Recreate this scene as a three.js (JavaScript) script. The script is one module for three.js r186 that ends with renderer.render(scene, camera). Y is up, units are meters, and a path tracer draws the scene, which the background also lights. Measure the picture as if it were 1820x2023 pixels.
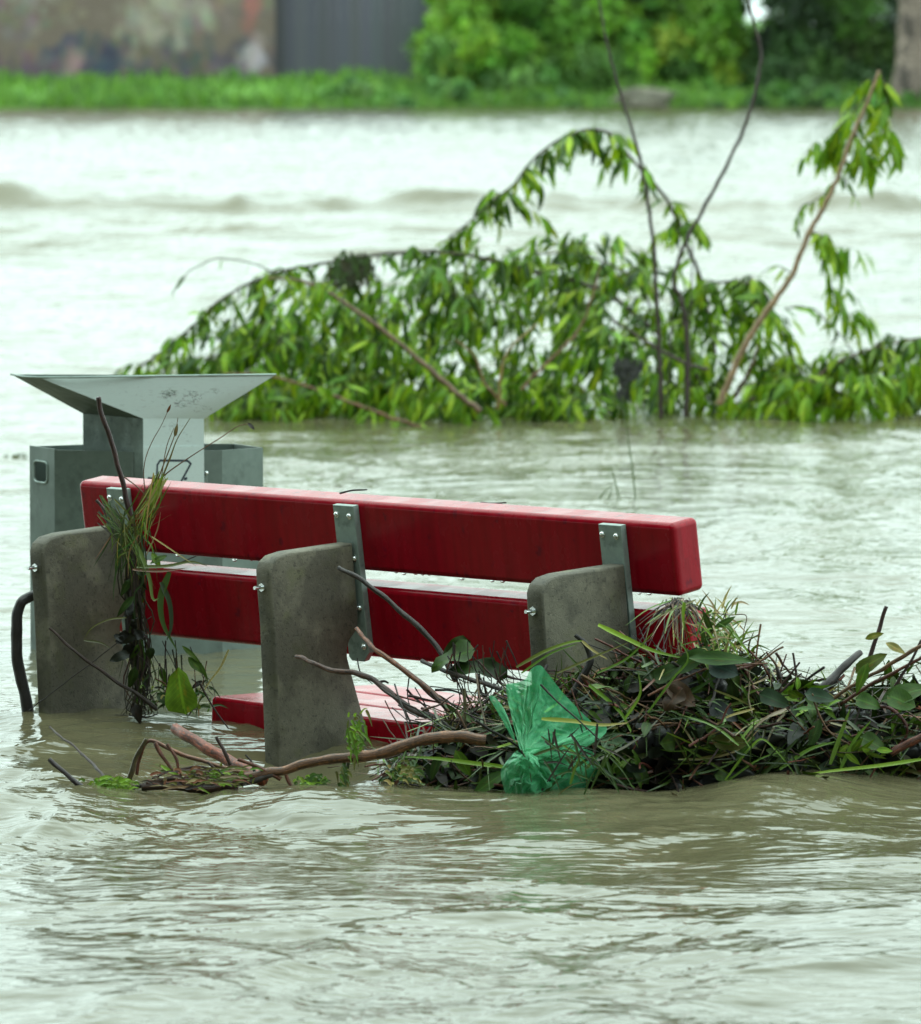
import * as THREE from 'three';
import { RoundedBoxGeometry } from 'three/addons/geometries/RoundedBoxGeometry.js';
import { mergeGeometries, toCreasedNormals } from 'three/addons/utils/BufferGeometryUtils.js';
import { createNoise2D, createNoise3D } from 'simplex-noise';

// ------------------------------------------------------------------ random and maths
let seed = 20240611;
const rnd = () => { seed = (seed + 0x6d2b79f5) | 0; let t = Math.imul(seed ^ (seed >>> 15), 1 | seed); t = (t + Math.imul(t ^ (t >>> 7), 61 | t)) ^ t; return ((t ^ (t >>> 14)) >>> 0) / 4294967296; };
const rr = (a, b) => a + (b - a) * rnd();
const gauss = () => (rnd() + rnd() + rnd() - 1.5) * 1.4;
const pick = (a) => a[Math.floor(rnd() * a.length)];
const V = (x, y, z) => new THREE.Vector3(x, y, z);
const { clamp, lerp, smoothstep } = THREE.MathUtils;
const n2 = createNoise2D(rnd), n2b = createNoise2D(rnd), n3 = createNoise3D(rnd);
const lin = (table, x) => {            // piecewise linear table [[x, y], ...]
  if (x <= table[0][0]) return table[0][1];
  for (let i = 1; i < table.length; i++) if (x <= table[i][0]) { const [a, b] = table[i - 1], [c, d] = table[i]; return b + ((x - a) / (c - a)) * (d - b); }
  return table[table.length - 1][1];
};

// ------------------------------------------------------------------ camera, sky, sun, exposure
const scene = new THREE.Scene();
const FOCAL = 12500, EYE = 1.54, PITCH = Math.atan(911.5 / FOCAL);   // photo laid out on 1820 x 2023 points
const camera = new THREE.PerspectiveCamera((2 * Math.atan(1011.5 / FOCAL) * 180) / Math.PI, 1820 / 2023, 0.5, 2000);
camera.position.set(0, EYE, 0);
camera.rotation.set(-PITCH, 0, 0);
camera.focus = 13.7;
camera.userData.fStop = 9;
camera.updateMatrixWorld();

const renderer = new THREE.WebGLRenderer({ antialias: true });
renderer.toneMapping = THREE.LinearToneMapping;
renderer.toneMappingExposure = 1.0;
renderer.shadowMap.enabled = true;

{ // overcast sky: a bright cloud deck, a little brighter overhead, soft cloud structure all round
  const W = 512, H = 256, data = new Float32Array(W * H * 4), nz = createNoise3D(rnd);
  for (let j = 0; j < H; j++) {
    const up = ((j + 0.5) / H - 0.5) * Math.PI, y = Math.sin(up);
    for (let i = 0; i < W; i++) {
      const az = ((i + 0.5) / W - 0.5) * 2 * Math.PI, x = Math.cos(az) * Math.cos(up), z = Math.sin(az) * Math.cos(up);
      const k = 1.6 / (Math.max(y, 0) + 0.25);
      const cloud = 1 + 0.1 * nz(x * k, 0.3, z * k) + 0.05 * nz(x * k * 2.3, 7.1, z * k * 2.3);
      const L = y > 0 ? (1.7 + 2.05 * y) * cloud : 0.5;
      const o = (j * W + i) * 4;
      data[o] = L * 0.8; data[o + 1] = L * 1.0; data[o + 2] = L * 0.958; data[o + 3] = 1;
    }
  }
  const sky = new THREE.DataTexture(data, W, H, THREE.RGBAFormat, THREE.FloatType);
  sky.mapping = THREE.EquirectangularReflectionMapping;
  sky.magFilter = THREE.LinearFilter; sky.minFilter = THREE.LinearFilter;
  sky.needsUpdate = true;
  scene.background = sky;
  scene.environment = sky;
}
const sun = new THREE.DirectionalLight(new THREE.Color(1, 0.97, 0.92), 0.5);
sun.position.set(22, 60, -26);
sun.target.position.set(0, 0, -14);
sun.castShadow = true; sun.shadow.radius = 40;
Object.assign(sun.shadow.camera, { left: -30, right: 30, top: 30, bottom: -30, near: 1, far: 200 });
scene.add(sun, sun.target);

// ------------------------------------------------------------------ pixels of the photo to points of the place
const CA = Math.cos(PITCH), SA = Math.sin(PITCH);
const ray = (x, y) => { const cx = (x - 910) / FOCAL, cy = -(y - 1011.5) / FOCAL; return V(cx, cy * CA - SA, -cy * SA - CA); };
const at = (x, y, Z) => { const d = ray(x, y); return V(0, EYE, 0).addScaledVector(d, Z / -d.z); };
const onWater = (x, y, h = 0) => { const d = ray(x, y); return V(0, EYE, 0).addScaledVector(d, (EYE - h) / -d.y); };
const onPlane = (x, y, point, normal) => { const d = ray(x, y), o = V(0, EYE, 0); return o.clone().addScaledVector(d, point.clone().sub(o).dot(normal) / d.dot(normal)); };
const project = (p) => { const y = p.y - EYE, cy = y * CA - p.z * SA, cz = y * SA + p.z * CA; return [910 + (FOCAL * p.x) / -cz, 1011.5 - (FOCAL * cy) / -cz]; };

// ------------------------------------------------------------------ naming
const used = new Map();
const numbered = (name) => { const n = used.get(name) ?? 0; used.set(name, n + 1); return n ? `${name}_${String(n).padStart(3, '0')}` : name; };
const tag = (o, label, category, group, kind) => { if (label) o.userData.label = label; if (category) o.userData.category = category; if (group) o.userData.group = group; if (kind) o.userData.kind = kind; return o; };
const thing = (name, label, category, pos, group) => { const o = new THREE.Group(); o.name = numbered(name); o.position.copy(pos ?? V(0, 0, 0)); scene.add(o); return tag(o, label, category, group); };
const mesh = (name, geo, mat, parent, kind) => {
  const m = new THREE.Mesh(geo, mat); m.name = parent ? name : numbered(name);
  m.castShadow = m.receiveShadow = true; if (kind) m.userData.kind = kind;
  (parent ?? scene).add(m); return m;
};
// geometry given in the world, put under a thing that stands at its own base
const partAt = (name, geo, mat, root, kind) => { geo.translate(-root.position.x, -root.position.y, -root.position.z); return mesh(name, geo, mat, root, kind); };

// ------------------------------------------------------------------ mesh builder
class MB {
  constructor() { this.p = []; this.c = []; this.u = []; this.i = []; }
  get n() { return this.p.length / 3; }
  v(p, c, u = 0, w = 0) { this.p.push(p.x, p.y, p.z); this.c.push(c[0], c[1], c[2]); this.u.push(u, w); return this.n - 1; }
  geo() {
    const g = new THREE.BufferGeometry();
    g.setAttribute('position', new THREE.Float32BufferAttribute(this.p, 3));
    g.setAttribute('color', new THREE.Float32BufferAttribute(this.c, 3));
    g.setAttribute('uv', new THREE.Float32BufferAttribute(this.u, 2));
    g.setIndex(this.i); g.computeVertexNormals(); return g;
  }
  // a tapered, slightly knobbly branch through points
  tube(pts, r0, r1, color, { sides = 7, per = 6, knob = 0.12, wob = 0, cap = true, color2 } = {}) {
    const curve = new THREE.CatmullRomCurve3(pts, false, 'centripetal'), N = Math.max(3, (pts.length - 1) * per), off = rnd() * 90;
    let side = V(0.31, 0.2, 0.93), at0 = this.n, len = 0, last = null; const total = curve.getLength();
    for (let k = 0; k <= N; k++) {
      const t = k / N, p = curve.getPoint(t), d = curve.getTangent(t).normalize();
      if (last) len += p.distanceTo(last); last = p.clone();
      side = side.clone().addScaledVector(d, -side.dot(d)).normalize(); const up = d.clone().cross(side);
      if (wob) p.addScaledVector(side, n2(off, t * total * 14) * wob).addScaledVector(up, n2(off + 9, t * total * 14) * wob);
      const r = lerp(r0, r1, t) * (1 + knob * n2(off + 33, t * total * 22));
      const col = color2 ? color.map((c, q) => lerp(c, color2[q], t)) : color;
      for (let s = 0; s < sides; s++) { const a = (s / sides) * Math.PI * 2; this.v(p.clone().addScaledVector(side, Math.cos(a) * r).addScaledVector(up, Math.sin(a) * r), col, (s / sides) * 0.08, len); }
    }
    for (let k = 0; k < N; k++) for (let s = 0; s < sides; s++) { const a = at0 + k * sides + s, b = at0 + k * sides + ((s + 1) % sides); this.i.push(a, b, b + sides, a, b + sides, a + sides); }
    if (cap) for (const [k, flip] of [[0, 0], [N, 1]]) { const c = this.v(curve.getPoint(k / N), color2 && flip ? color2 : color, 0.04, len); for (let s = 0; s < sides; s++) { const a = at0 + k * sides + s, b = at0 + k * sides + ((s + 1) % sides); flip ? this.i.push(c, a, b) : this.i.push(c, b, a); } }
    return this;
  }
  // a grass blade or strap-like stem through points; width tapers to the tip, faces about the given normal
  blade(pts, w, color, { per = 4, face = V(0, 0.3, 1), tip = 0.1, fold = 0.35, color2 } = {}) {
    const curve = new THREE.CatmullRomCurve3(pts, false, 'centripetal'), N = Math.max(3, (pts.length - 1) * per), at0 = this.n;
    for (let k = 0; k <= N; k++) {
      const t = k / N, p = curve.getPoint(t), d = curve.getTangent(t);
      const s = d.clone().cross(face).normalize(), f = s.clone().cross(d).normalize();
      const ww = w * 0.5 * lerp(Math.min(1, 0.6 + t * 3), tip, Math.pow(t, 2.2));
      const col = color2 ? color.map((c, q) => lerp(c, color2[q], t)) : color;
      this.v(p.clone().addScaledVector(s, -ww), col, 0, t); this.v(p.clone().addScaledVector(f, -ww * fold), col, 0.5, t); this.v(p.clone().addScaledVector(s, ww), col, 1, t);
    }
    for (let k = 0; k < N; k++) for (const q of [0, 1]) { const a = at0 + k * 3 + q; this.i.push(a, a + 1, a + 4, a, a + 4, a + 3); }
    return this;
  }
  // a leaf: base, direction, normal, length, width
  leaf(base, dir, nor, L, w, color, { curl = 0.25, shape = 'lance', fold = 0.25, wav = 0 } = {}) {
    const d = dir.clone().normalize(), s = d.clone().cross(nor).normalize(), f = s.clone().cross(d).normalize(), N = 7, at0 = this.n, ph = rnd() * 6;
    for (let k = 0; k <= N; k++) {
      const t = k / N, W = (shape === 'lance' ? Math.pow(Math.sin(Math.PI * Math.pow(t, 0.8)), 0.9) : Math.sqrt(Math.max(0, Math.sin(Math.PI * Math.pow(t, 0.62))))) * w * 0.5 + (k === 0 ? 0.0008 : 0.0002);
      const p = base.clone().addScaledVector(d, L * t).addScaledVector(f, -curl * L * t * t);
      const k2 = wav * Math.sin(t * 9 + ph) * w;
      this.v(p.clone().addScaledVector(s, -W).addScaledVector(f, fold * W + k2), color, 0, t); this.v(p, color, 0.5, t); this.v(p.clone().addScaledVector(s, W).addScaledVector(f, fold * W - k2), color, 1, t);
    }
    for (let k = 0; k < N; k++) for (const q of [0, 1]) { const a = at0 + k * 3 + q; this.i.push(a, a + 1, a + 4, a, a + 4, a + 3); }
    return this;
  }
}

// ------------------------------------------------------------------ textures
const fbmTile = (P, oct, sd) => {         // tileable value noise in 0..1 on a P-periodic lattice
  const tabs = []; for (let o = 0; o < oct; o++) { const n = P << o, t = new Float32Array(n * n); for (let i = 0; i < n * n; i++) t[i] = rnd(); tabs.push(t); }
  const sm = (t) => t * t * t * (t * (t * 6 - 15) + 10);
  return (u, v, gain = 0.5) => {
    let a = 1, s = 0, w = 0;
    for (let o = 0; o < oct; o++) {
      const n = P << o, x = u * n, y = v * n, ix = Math.floor(x), iy = Math.floor(y), fx = sm(x - ix), fy = sm(y - iy), T = tabs[o];
      const g = (i, j) => T[(((j % n) + n) % n) * n + (((i % n) + n) % n)];
      s += a * lerp(lerp(g(ix, iy), g(ix + 1, iy), fx), lerp(g(ix, iy + 1), g(ix + 1, iy + 1), fx), fy); w += a; a *= gain;
    }
    return s / w;
  };
};
const tex = (W, H, fn, srgb = false) => {
  const d = new Uint8Array(W * H * 4);
  for (let j = 0; j < H; j++) for (let i = 0; i < W; i++) { const c = fn(i / W, j / H), o = (j * W + i) * 4; for (let q = 0; q < 3; q++) d[o + q] = clamp(Math.round((Array.isArray(c) ? c[q] : c) * 255), 0, 255); d[o + 3] = 255; }
  const t = new THREE.DataTexture(d, W, H, THREE.RGBAFormat); t.wrapS = t.wrapT = THREE.RepeatWrapping; t.magFilter = THREE.LinearFilter; t.minFilter = THREE.LinearMipmapLinearFilter; t.generateMipmaps = true;
  if (srgb) t.colorSpace = THREE.SRGBColorSpace; t.needsUpdate = true; return t;
};
const rep = (t, u, v, ou = 0, ov = 0) => { const c = t.clone(); c.repeat.set(u, v); c.offset.set(ou, ov); c.needsUpdate = true; return c; };
const toS = (l) => l.map((x) => (x <= 0.0031308 ? x * 12.92 : 1.055 * Math.pow(x, 1 / 2.4) - 0.055));

const fA = fbmTile(4, 6), fB = fbmTile(8, 5), fC = fbmTile(32, 4), fD = fbmTile(80, 2);
const rippleTex = (() => { const f1 = fbmTile(10, 4), f2 = fbmTile(24, 3); return tex(1024, 1024, (u, v) => { const a = Math.abs(f1(u * 0.5 * 2, v, 0.55) * 2 - 1), b = f2(u, v, 0.5); return clamp(0.62 * (1 - a) + 0.38 * b, 0, 1); }); })();
const concreteTex = tex(1024, 1024, (u, v) => {
  const patch = smoothstep(fA(u, v, 0.6), 0.44, 0.62), fine = fC(u, v, 0.7), pit = smoothstep(fD(u + 0.37, v + 0.11, 0.4), 0.74, 0.82);
  const b = lerp(0.075, 0.122, patch) * (0.78 + 0.44 * fine) * (1 - 0.4 * pit), m = smoothstep(fB(u + 0.2, v, 0.6), 0.55, 0.8) * 0.25;
  return toS([b * (1.03 - m * 0.2), b * (0.93), b * (0.66 - m * 0.5)]);
}, true);
const concreteBump = tex(512, 512, (u, v) => 0.6 * fC(u, v, 0.7) + 0.4 * (1 - smoothstep(fD(u + 0.37, v + 0.11, 0.4), 0.72, 0.82)));
const barkTex = tex(256, 512, (u, v) => { const s = fB(u * 2, v * 0.5, 0.6) * 0.6 + fC(u, v, 0.6) * 0.4; const k = 0.12 + 1.35 * s * s + 0.3 * s; return [k * 0.95, k * 0.78, k * 0.66].map((x) => clamp(x, 0, 1)); }, true);
const barkBump = tex(256, 512, (u, v) => fB(u * 3, v, 0.65));
const metalTex = tex(512, 512, (u, v) => { const s = fA(u, v, 0.65), t = fC(u, v, 0.6), k = 0.8 + 0.22 * s + 0.12 * t - 0.12 * smoothstep(fB(u, v, 0.7), 0.6, 0.8); return [k * 0.93, k * 0.97, k * 0.95].map((x) => clamp(x, 0, 1)); }, true);
const metalRough = tex(512, 512, (u, v) => [0, 0.4 + 0.35 * fA(u + 0.3, v, 0.6), 1]);
const plankBump = tex(1024, 256, (u, v) => 0.55 * fB(u * 2, v * 3, 0.6) + 0.45 * fC(u, v * 2, 0.6));
const leafTex = tex(128, 256, (u, v) => { const d = Math.abs(u - 0.5), rib = smoothstep(d, 0.025, 0.055), vein = smoothstep(Math.abs((((v + d * 0.55) * 9) % 1) - 0.5), 0.02, 0.12), k = (0.74 + 0.34 * fA(u, v, 0.6)) * lerp(1.25, 1, rib) * lerp(1.12, 1, vein), y = smoothstep(fB(u * 0.5 + 0.3, v * 0.5, 0.6), 0.6, 0.75) * 0.25; return [clamp(k * (0.8 + y), 0, 1), clamp(k * 0.84, 0, 1), clamp(k * 0.78, 0, 1)]; }, true);
const plankTex = tex(1024, 256, (u, v) => { const g = fC(u * 2, v * 0.12, 0.6), s = smoothstep(fB(u * 3, v * 1.5, 0.6), 0.66, 0.74) * smoothstep(fC(u, v, 0.5), 0.45, 0.6), k = 0.84 + 0.24 * g; return [clamp(k * (1 - 0.22 * s), 0, 1), clamp(0.8 * k + 0.2 * s, 0, 1), clamp(0.8 * k + 0.1 * s, 0, 1)]; }, true);
const plankRough = tex(1024, 256, (u, v) => { const k = 0.2 + 0.1 * smoothstep(fB(u * 2, v, 0.6), 0.35, 0.7); return [0, k, 0]; });

// ------------------------------------------------------------------ materials
const std = (o) => new THREE.MeshPhysicalMaterial(o);
const rgb = (r, g, b) => new THREE.Color().setRGB(r, g, b);
const M = {
  wood: std({ vertexColors: true, map: rep(barkTex, 8, 6), bumpMap: rep(barkBump, 8, 6), bumpScale: 0.0016, roughness: 0.55, clearcoat: 0.12, clearcoatRoughness: 0.3 }),
  blade: std({ vertexColors: true, roughness: 0.42, transmission: 0.22, thickness: 0 }),
  leaf: std({ vertexColors: true, map: leafTex, roughness: 0.5, transmission: 0.42, thickness: 0, specularIntensity: 0.45 }),
  farLeaf: std({ vertexColors: true, roughness: 0.7, transmission: 0.3, thickness: 0 }),
  wetLeaf: std({ vertexColors: true, map: leafTex, roughness: 0.55, specularIntensity: 0.5, transmission: 0.25, thickness: 0 }),
  litter: std({ vertexColors: true, roughness: 0.55, clearcoat: 0.3, clearcoatRoughness: 0.35 }),
  plank: std({ color: rgb(0.29, 0.0008, 0.0165), map: rep(plankTex, 1, 1), bumpMap: rep(plankBump, 1, 1), bumpScale: 0.0007, roughness: 1, roughnessMap: rep(plankRough, 1, 1), specularIntensity: 0.4, clearcoat: 0.12, clearcoatRoughness: 0.12 }),
  galv: std({ color: rgb(0.36, 0.4, 0.385), map: rep(metalTex, 3, 3), metalness: 0.5, roughness: 1, roughnessMap: rep(metalRough, 3, 3) }),
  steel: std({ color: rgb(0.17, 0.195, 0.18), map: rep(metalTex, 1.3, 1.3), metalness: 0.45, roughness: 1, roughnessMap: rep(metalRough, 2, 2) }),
  chrome: std({ color: rgb(0.8, 0.82, 0.82), metalness: 1, roughness: 0.22 }),
  drop: std({ color: rgb(1, 1, 1), roughness: 0.02, transmission: 1, thickness: 0.01, ior: 1.33 }),
};
const concrete = (ou, ov) => std({ map: rep(concreteTex, 2.2, 2.2, ou, ov), bumpMap: rep(concreteBump, 5, 5, ou, ov), bumpScale: 0.0012, roughness: 0.72 });

// ------------------------------------------------------------------ water
const CREST = at(900, 1600, 12.85);
function swell(x, Z) {                   // the shapes of the water that one can name
  let h = 0;
  // smooth bow wave that stands before the bench and the heap
  const zc = 12.78 + 0.1 * n2(x * 0.9 + 3, 1.7) + 0.22 * smoothstep(x, 0.2, 1.1), w = 0.2 + 0.05 * n2b(x * 1.3, 4);
  const ridge = Math.exp(-(((Z - zc) / w) ** 2));
  h += ridge * (0.024 + 0.018 * n2(x * 1.7, 8.3) + 0.012 * smoothstep(x, 0.25, 0.8)) * smoothstep(x, -1.6, -0.7);
  // second, lower, slanting waves before it
  h += 0.02 * Math.exp(-(((Z - 12.25 - 0.35 * x) / 0.16) ** 2)) * smoothstep(x, -0.3, 0.2) * (1 - smoothstep(x, 0.35, 0.8));
  // water piled against the first support
  h += 0.03 * Math.exp(-(((x + 0.86) / 0.3) ** 2) - (((Z - 14.4) / 0.3) ** 2));
  // the hollow the current digs behind the drift branch
  h -= 0.095 * Math.exp(-(((x + 0.33) / 0.3) ** 2) - (((Z - 13.58) / 0.27) ** 2));
  // the long standing wave far out across the river
  const far = 60 + 1.2 * n2(x * 0.06, 2.2);
  h += (0.15 + 0.2 * Math.max(0, n2(x * 0.3 + 1.3, 5.1)) + 0.06 * n2b(x * 1.4, 2.5) + 0.08 * Math.exp(-(((x + 4.4) / 0.8) ** 2)) + 0.12 * Math.exp(-(((x - 0.1) / 0.8) ** 2))) * Math.exp(-(((Z - far) / (Z > far ? 1.6 : 0.5)) ** 2));
  return h;
}
const OCT = [[2.6, 0.018, 2.4], [1.15, 0.0125, 2.6], [0.52, 0.0072, 2.6], [0.25, 0.0045, 2.8], [0.12, 0.0026, 3.0], [0.06, 0.0012, 3.0]];
function waves(x, Z, cell) {
  const wx = x + 0.12 * n2(x * 1.1, Z * 1.1 + 40), wz = Z + 0.16 * n2(x * 0.8 + 20, Z * 0.9) + 0.09 * n2b(x * 2.2, Z * 2.2);
  const calm = smoothstep(Math.exp(-(((Z - 12.9) / 0.45) ** 2)), 0.1, 0.9) * 0.1 + 0.25 * smoothstep(n2b(x * 0.5 + 7, Z * 0.35), -0.1, 0.6);
  const tilt = 0.22 * n2(x * 0.35 + 60, Z * 0.3);
  const gain = lin([[8, 1.35], [11, 1.35], [14, 1.2], [18, 1.2], [26, 1.25], [45, 1.5], [70, 1.8], [100, 1.6], [170, 1.5]], Z) * (1 - calm);
  const chop = 1 + 0.9 * Math.exp(-(((x + 0.86) / 0.35) ** 2) - (((Z - 14.2) / 0.4) ** 2)) + 0.9 * Math.exp(-(((x + 0.42) / 0.4) ** 2) - (((Z - 13.6) / 0.5) ** 2)) + 0.7 * Math.exp(-(((x - 0.5) / 0.8) ** 2) - (((Z - 12.7) / 0.3) ** 2));
  let h = 0;
  for (const [L, a, e] of OCT) {
    if (L < cell * 2.2) continue;
    const far = L > 1 ? 1 : 1;
    const q = n2((wx + tilt * wz * 0.6) / (L * e) + L * 17, (wz - tilt * wx) / L + L * 31);
    const r = n2b((wx + tilt * wz) / (L * e) + L * 53, wz / L + L * 11);
    h += far * a * (L < 0.3 ? chop : 1) * (0.6 * q + 0.7 * (0.5 - Math.abs(r))) * smoothstep(L, cell * 2.2, cell * 4.5);
  }
  return h * gain + far70(x, Z);
}
function far70(x, Z) { // rough water behind and before the standing wave, and long swells further out
  if (Z < 22) return 0;
  const k = smoothstep(Z, 22, 34) * (1 - smoothstep(Z, 90, 130) * 0.6);
  return k * (0.035 * n2b(x / 5.5 + 3, Z / 3.2) + 0.02 * n2(x / 2.6, Z / 1.5 + 9)) + 0.085 * Math.exp(-(((Z - 53) / 6) ** 2)) * n2(x / 2.4, Z / 1.3);
}
const waterHeight = (x, Z, cell = 0.01) => swell(x, Z) + waves(x, Z, cell) * smoothstep(Z, 3, 7);
{
  const zs = [-14, -6, 0, 3, 5, 7], ss = [];
  let Z = 8.2; while (Z < 184) { zs.push(Z); Z += Math.max(0.012, Z * 0.0015); }
  const D = 0.086; for (let s = -D; s <= D + 1e-6; s += 0.00062) ss.push(s);
  const outer = []; for (let s = D + 0.003, st = 0.003; s < 5; st *= 1.14, s += st) outer.push(s);
  const cols = [...outer.slice().reverse().map((s) => -s), ...ss, ...outer], nC = cols.length, nR = zs.length;
  const pos = new Float32Array(nC * nR * 3), uv = new Float32Array(nC * nR * 2), idx = new Uint32Array((nC - 1) * (nR - 1) * 6);
  let k = 0;
  for (let r = 0; r < nR; r++) {
    const z = zs[r], spread = Math.max(z, 9), step = r > 6 ? z - zs[r - 1] : 1;
    for (let c = 0; c < nC; c++) {
      const x = cols[c] * spread, cell = Math.max(step * 0.6, Math.abs(cols[c]) > D ? Math.abs(cols[c]) * spread * 0.12 : 0.00062 * spread), o = r * nC + c;
      pos[o * 3] = x; pos[o * 3 + 1] = waterHeight(x, z, cell); pos[o * 3 + 2] = -z;
      uv[o * 2] = x * 0.62 + 0.06 * n2(x * 0.6, z * 0.6); uv[o * 2 + 1] = z * 1.0 + 0.1 * n2b(x * 0.5, z * 0.5);
      if (r && c) { const a = o - nC - 1, b = o - nC; idx[k++] = a; idx[k++] = b; idx[k++] = o; idx[k++] = a; idx[k++] = o; idx[k++] = o - 1; }
    }
  }
  const g = new THREE.BufferGeometry();
  g.setAttribute('position', new THREE.BufferAttribute(pos, 3)); g.setAttribute('uv', new THREE.BufferAttribute(uv, 2)); g.setIndex(new THREE.BufferAttribute(idx, 1)); g.computeVertexNormals();
  const silt = tex(512, 512, (u, v) => { const k = fA(u, v, 0.6); return toS([0.088 + 0.03 * k, 0.08 + 0.024 * k, 0.043 + 0.014 * k]); }, true);
  const water = mesh('water', g, std({ map: rep(silt, 0.4, 0.4), roughness: 0.07, ior: 1.34, bumpMap: rep(rippleTex, 0.75, 1.3), bumpScale: 0.006 }));
  tag(water, 'muddy grey-brown flood water flowing over the whole river bed', 'water', null, 'structure');
}

// ------------------------------------------------------------------ the bench
const U = V(Math.SQRT1_2, 0, Math.SQRT1_2), N_ = V(-Math.SQRT1_2, 0, Math.SQRT1_2);   // along the bench to the right, and towards the viewer
const B0 = at(160, 951, 14.62), BASE = V(B0.x, -0.4, B0.z);
const bl = (p) => { const d = p.clone().sub(BASE); return V(d.dot(U), d.y, d.dot(N_)); };   // world to bench axes
const fromBench = (s, y, z) => BASE.clone().addScaledVector(U, s).addScaledVector(V(0, 1, 0), y).addScaledVector(N_, z);
const TILT = (8.3 * Math.PI) / 180, UPT = V(0, Math.cos(TILT), Math.sin(TILT)), NT = V(0, -Math.sin(TILT), Math.cos(TILT));
const NTw = V(0, NT.y, 0).addScaledVector(N_, NT.z);
const top0 = bl(B0);                                       // near top edge of the upper plank, left end
const onBack = (x, y, lift = 0) => bl(onPlane(x, y, B0.clone().addScaledVector(NTw, lift), NTw));
const bench = thing('park_bench', 'red two-plank park bench on concrete supports standing half under the flood', 'bench', BASE);
bench.rotation.y = -Math.PI / 4;
const SLAB_X = []; let slabShape, seatTop;
{
  const TH = 0.082, PH = 0.158, sR = onBack(1331, 1060).x;
  const plankGeo = (L, h, t, r, sag) => {
    const g = new RoundedBoxGeometry(L, h, t, 4, r), p = g.attributes.position, n = g.attributes.normal, uv = g.attributes.uv;
    for (let i = 0; i < p.count; i++) {
      const ax = Math.abs(n.getX(i)), ay = Math.abs(n.getY(i)), az = Math.abs(n.getZ(i));
      if (az >= ax && az >= ay) uv.setXY(i, p.getX(i), p.getY(i) * 1.4 + h); else if (ay >= ax) uv.setXY(i, p.getX(i), p.getZ(i) * 1.4); else uv.setXY(i, p.getZ(i) * 2 + 0.4, p.getY(i) * 1.4);
    }
    return g;
  };
  const placePlank = (name, sA, sB, topPoint, h, label) => {
    const g = plankGeo(sB - sA, h, TH, 0.014), m = mesh(name, g, M.plank, bench);
    m.rotation.x = TILT; m.position.copy(topPoint).addScaledVector(UPT, -h / 2).addScaledVector(NT, -TH / 2); m.position.x = (sA + sB) / 2;
    if (label) m.userData.label = label; return m;
  };
  const topA = V(0, top0.y, top0.z);
  const upper = placePlank('back_plank', -0.014, sR, topA, PH, 'upper red back plank');
  const lowTop = onBack(722, 1159), dl = V(0, lowTop.y, lowTop.z);
  const lower = placePlank('back_plank', 0.01, sR + 0.012, dl, PH + 0.004, 'lower red back plank');
  // water drops that hang in a row from the lower edge of the upper plank
  const drops = []; for (let s = 0.3; s < sR - 0.05; s += rr(0.012, 0.055)) { if (rnd() < 0.15) continue; const q = rr(0.0044, 0.0066), d = new THREE.SphereGeometry(q, 8, 6); d.scale(1.2, 1, 1); d.translate(s - sR / 2, -PH / 2 - q * 0.25, rr(-0.02, TH / 2 - 0.012)); drops.push(d); }
  mesh('water_drops', mergeGeometries(drops), M.drop, upper, 'stuff');

  // straps
  const a = onBack(657.5, 995, 0.017), b = onBack(697, 998, 0.017), sw = b.x - a.x, ln = 0.352;
  const strapAt = [onBack(209.5, 957, 0.017).x, a.x, onBack(1183, 1041, 0.017).x], strapTop = topA.clone().addScaledVector(UPT, -(top0.y - a.y) / UPT.y - 0.001);
  const strapGeo = (() => {
    const s = new THREE.Shape(); s.moveTo(-sw / 2 + 0.008, -ln); s.lineTo(sw / 2 - 0.018, -ln); s.lineTo(sw / 2, -ln + 0.02); s.lineTo(sw / 2, 0); s.lineTo(-sw / 2, 0); s.lineTo(-sw / 2, -ln + 0.008); s.closePath();
    return new THREE.ExtrudeGeometry(s, { depth: 0.015, bevelEnabled: true, bevelSize: 0.001, bevelThickness: 0.001, bevelSegments: 1 });
  })();
  const screwGeo = (() => { const g = new THREE.SphereGeometry(0.0062, 10, 6, 0, Math.PI * 2, 0, Math.PI / 2); g.rotateX(Math.PI / 2); const w = new THREE.CylinderGeometry(0.0078, 0.0078, 0.0014, 12); w.rotateX(Math.PI / 2); return mergeGeometries([g.toNonIndexed(), w.toNonIndexed()]); })();
  strapAt.forEach((s, i) => {
    const st = mesh('strap', strapGeo, M.galv, bench);
    st.rotation.x = TILT; st.position.copy(strapTop).addScaledVector(NT, 0.001); st.position.x = s + sw / 2;
    for (const [u, v] of [[-0.36, -0.02], [0.27, -0.022], [0.3, -0.118], [0.3, -0.23], [0.32, -0.318]]) { const m = mesh('screw', screwGeo, M.chrome, st); m.position.set(u * sw, v, 0.0165); }
  });

  // concrete supports, outlined on the plane of the middle one's right face
  const corner = onBack(697.5, 1073, 0.019), sM = corner.x, Q = fromBench(sM, corner.y, corner.z);
  const outline = [[558, 1640], [551, 1500], [546, 1368], [541, 1240], [534, 1150], [533, 1128], [538, 1112], [551, 1099], [575, 1091], [615, 1085], [655, 1079], [697.5, 1073], [703, 1140], [709, 1215], [709, 1234], [703, 1250], [693, 1264], [688, 1280], [688, 1299], [700, 1345], [715, 1400], [729, 1450], [742, 1500], [760, 1600], [768, 1640]];
  const pts = outline.map(([x, y]) => { const p = bl(onPlane(x, y, Q, U)); return new THREE.Vector2(-p.z, p.y); });
  pts[0].y = pts[pts.length - 1].y = 0;
  slabShape = new THREE.Shape(pts);
  const T = 0.047, geo = new THREE.ExtrudeGeometry(slabShape, { depth: T - 0.012, bevelEnabled: true, bevelSize: 0.006, bevelThickness: 0.006, bevelSegments: 3, bevelOffset: -0.006 });
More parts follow.
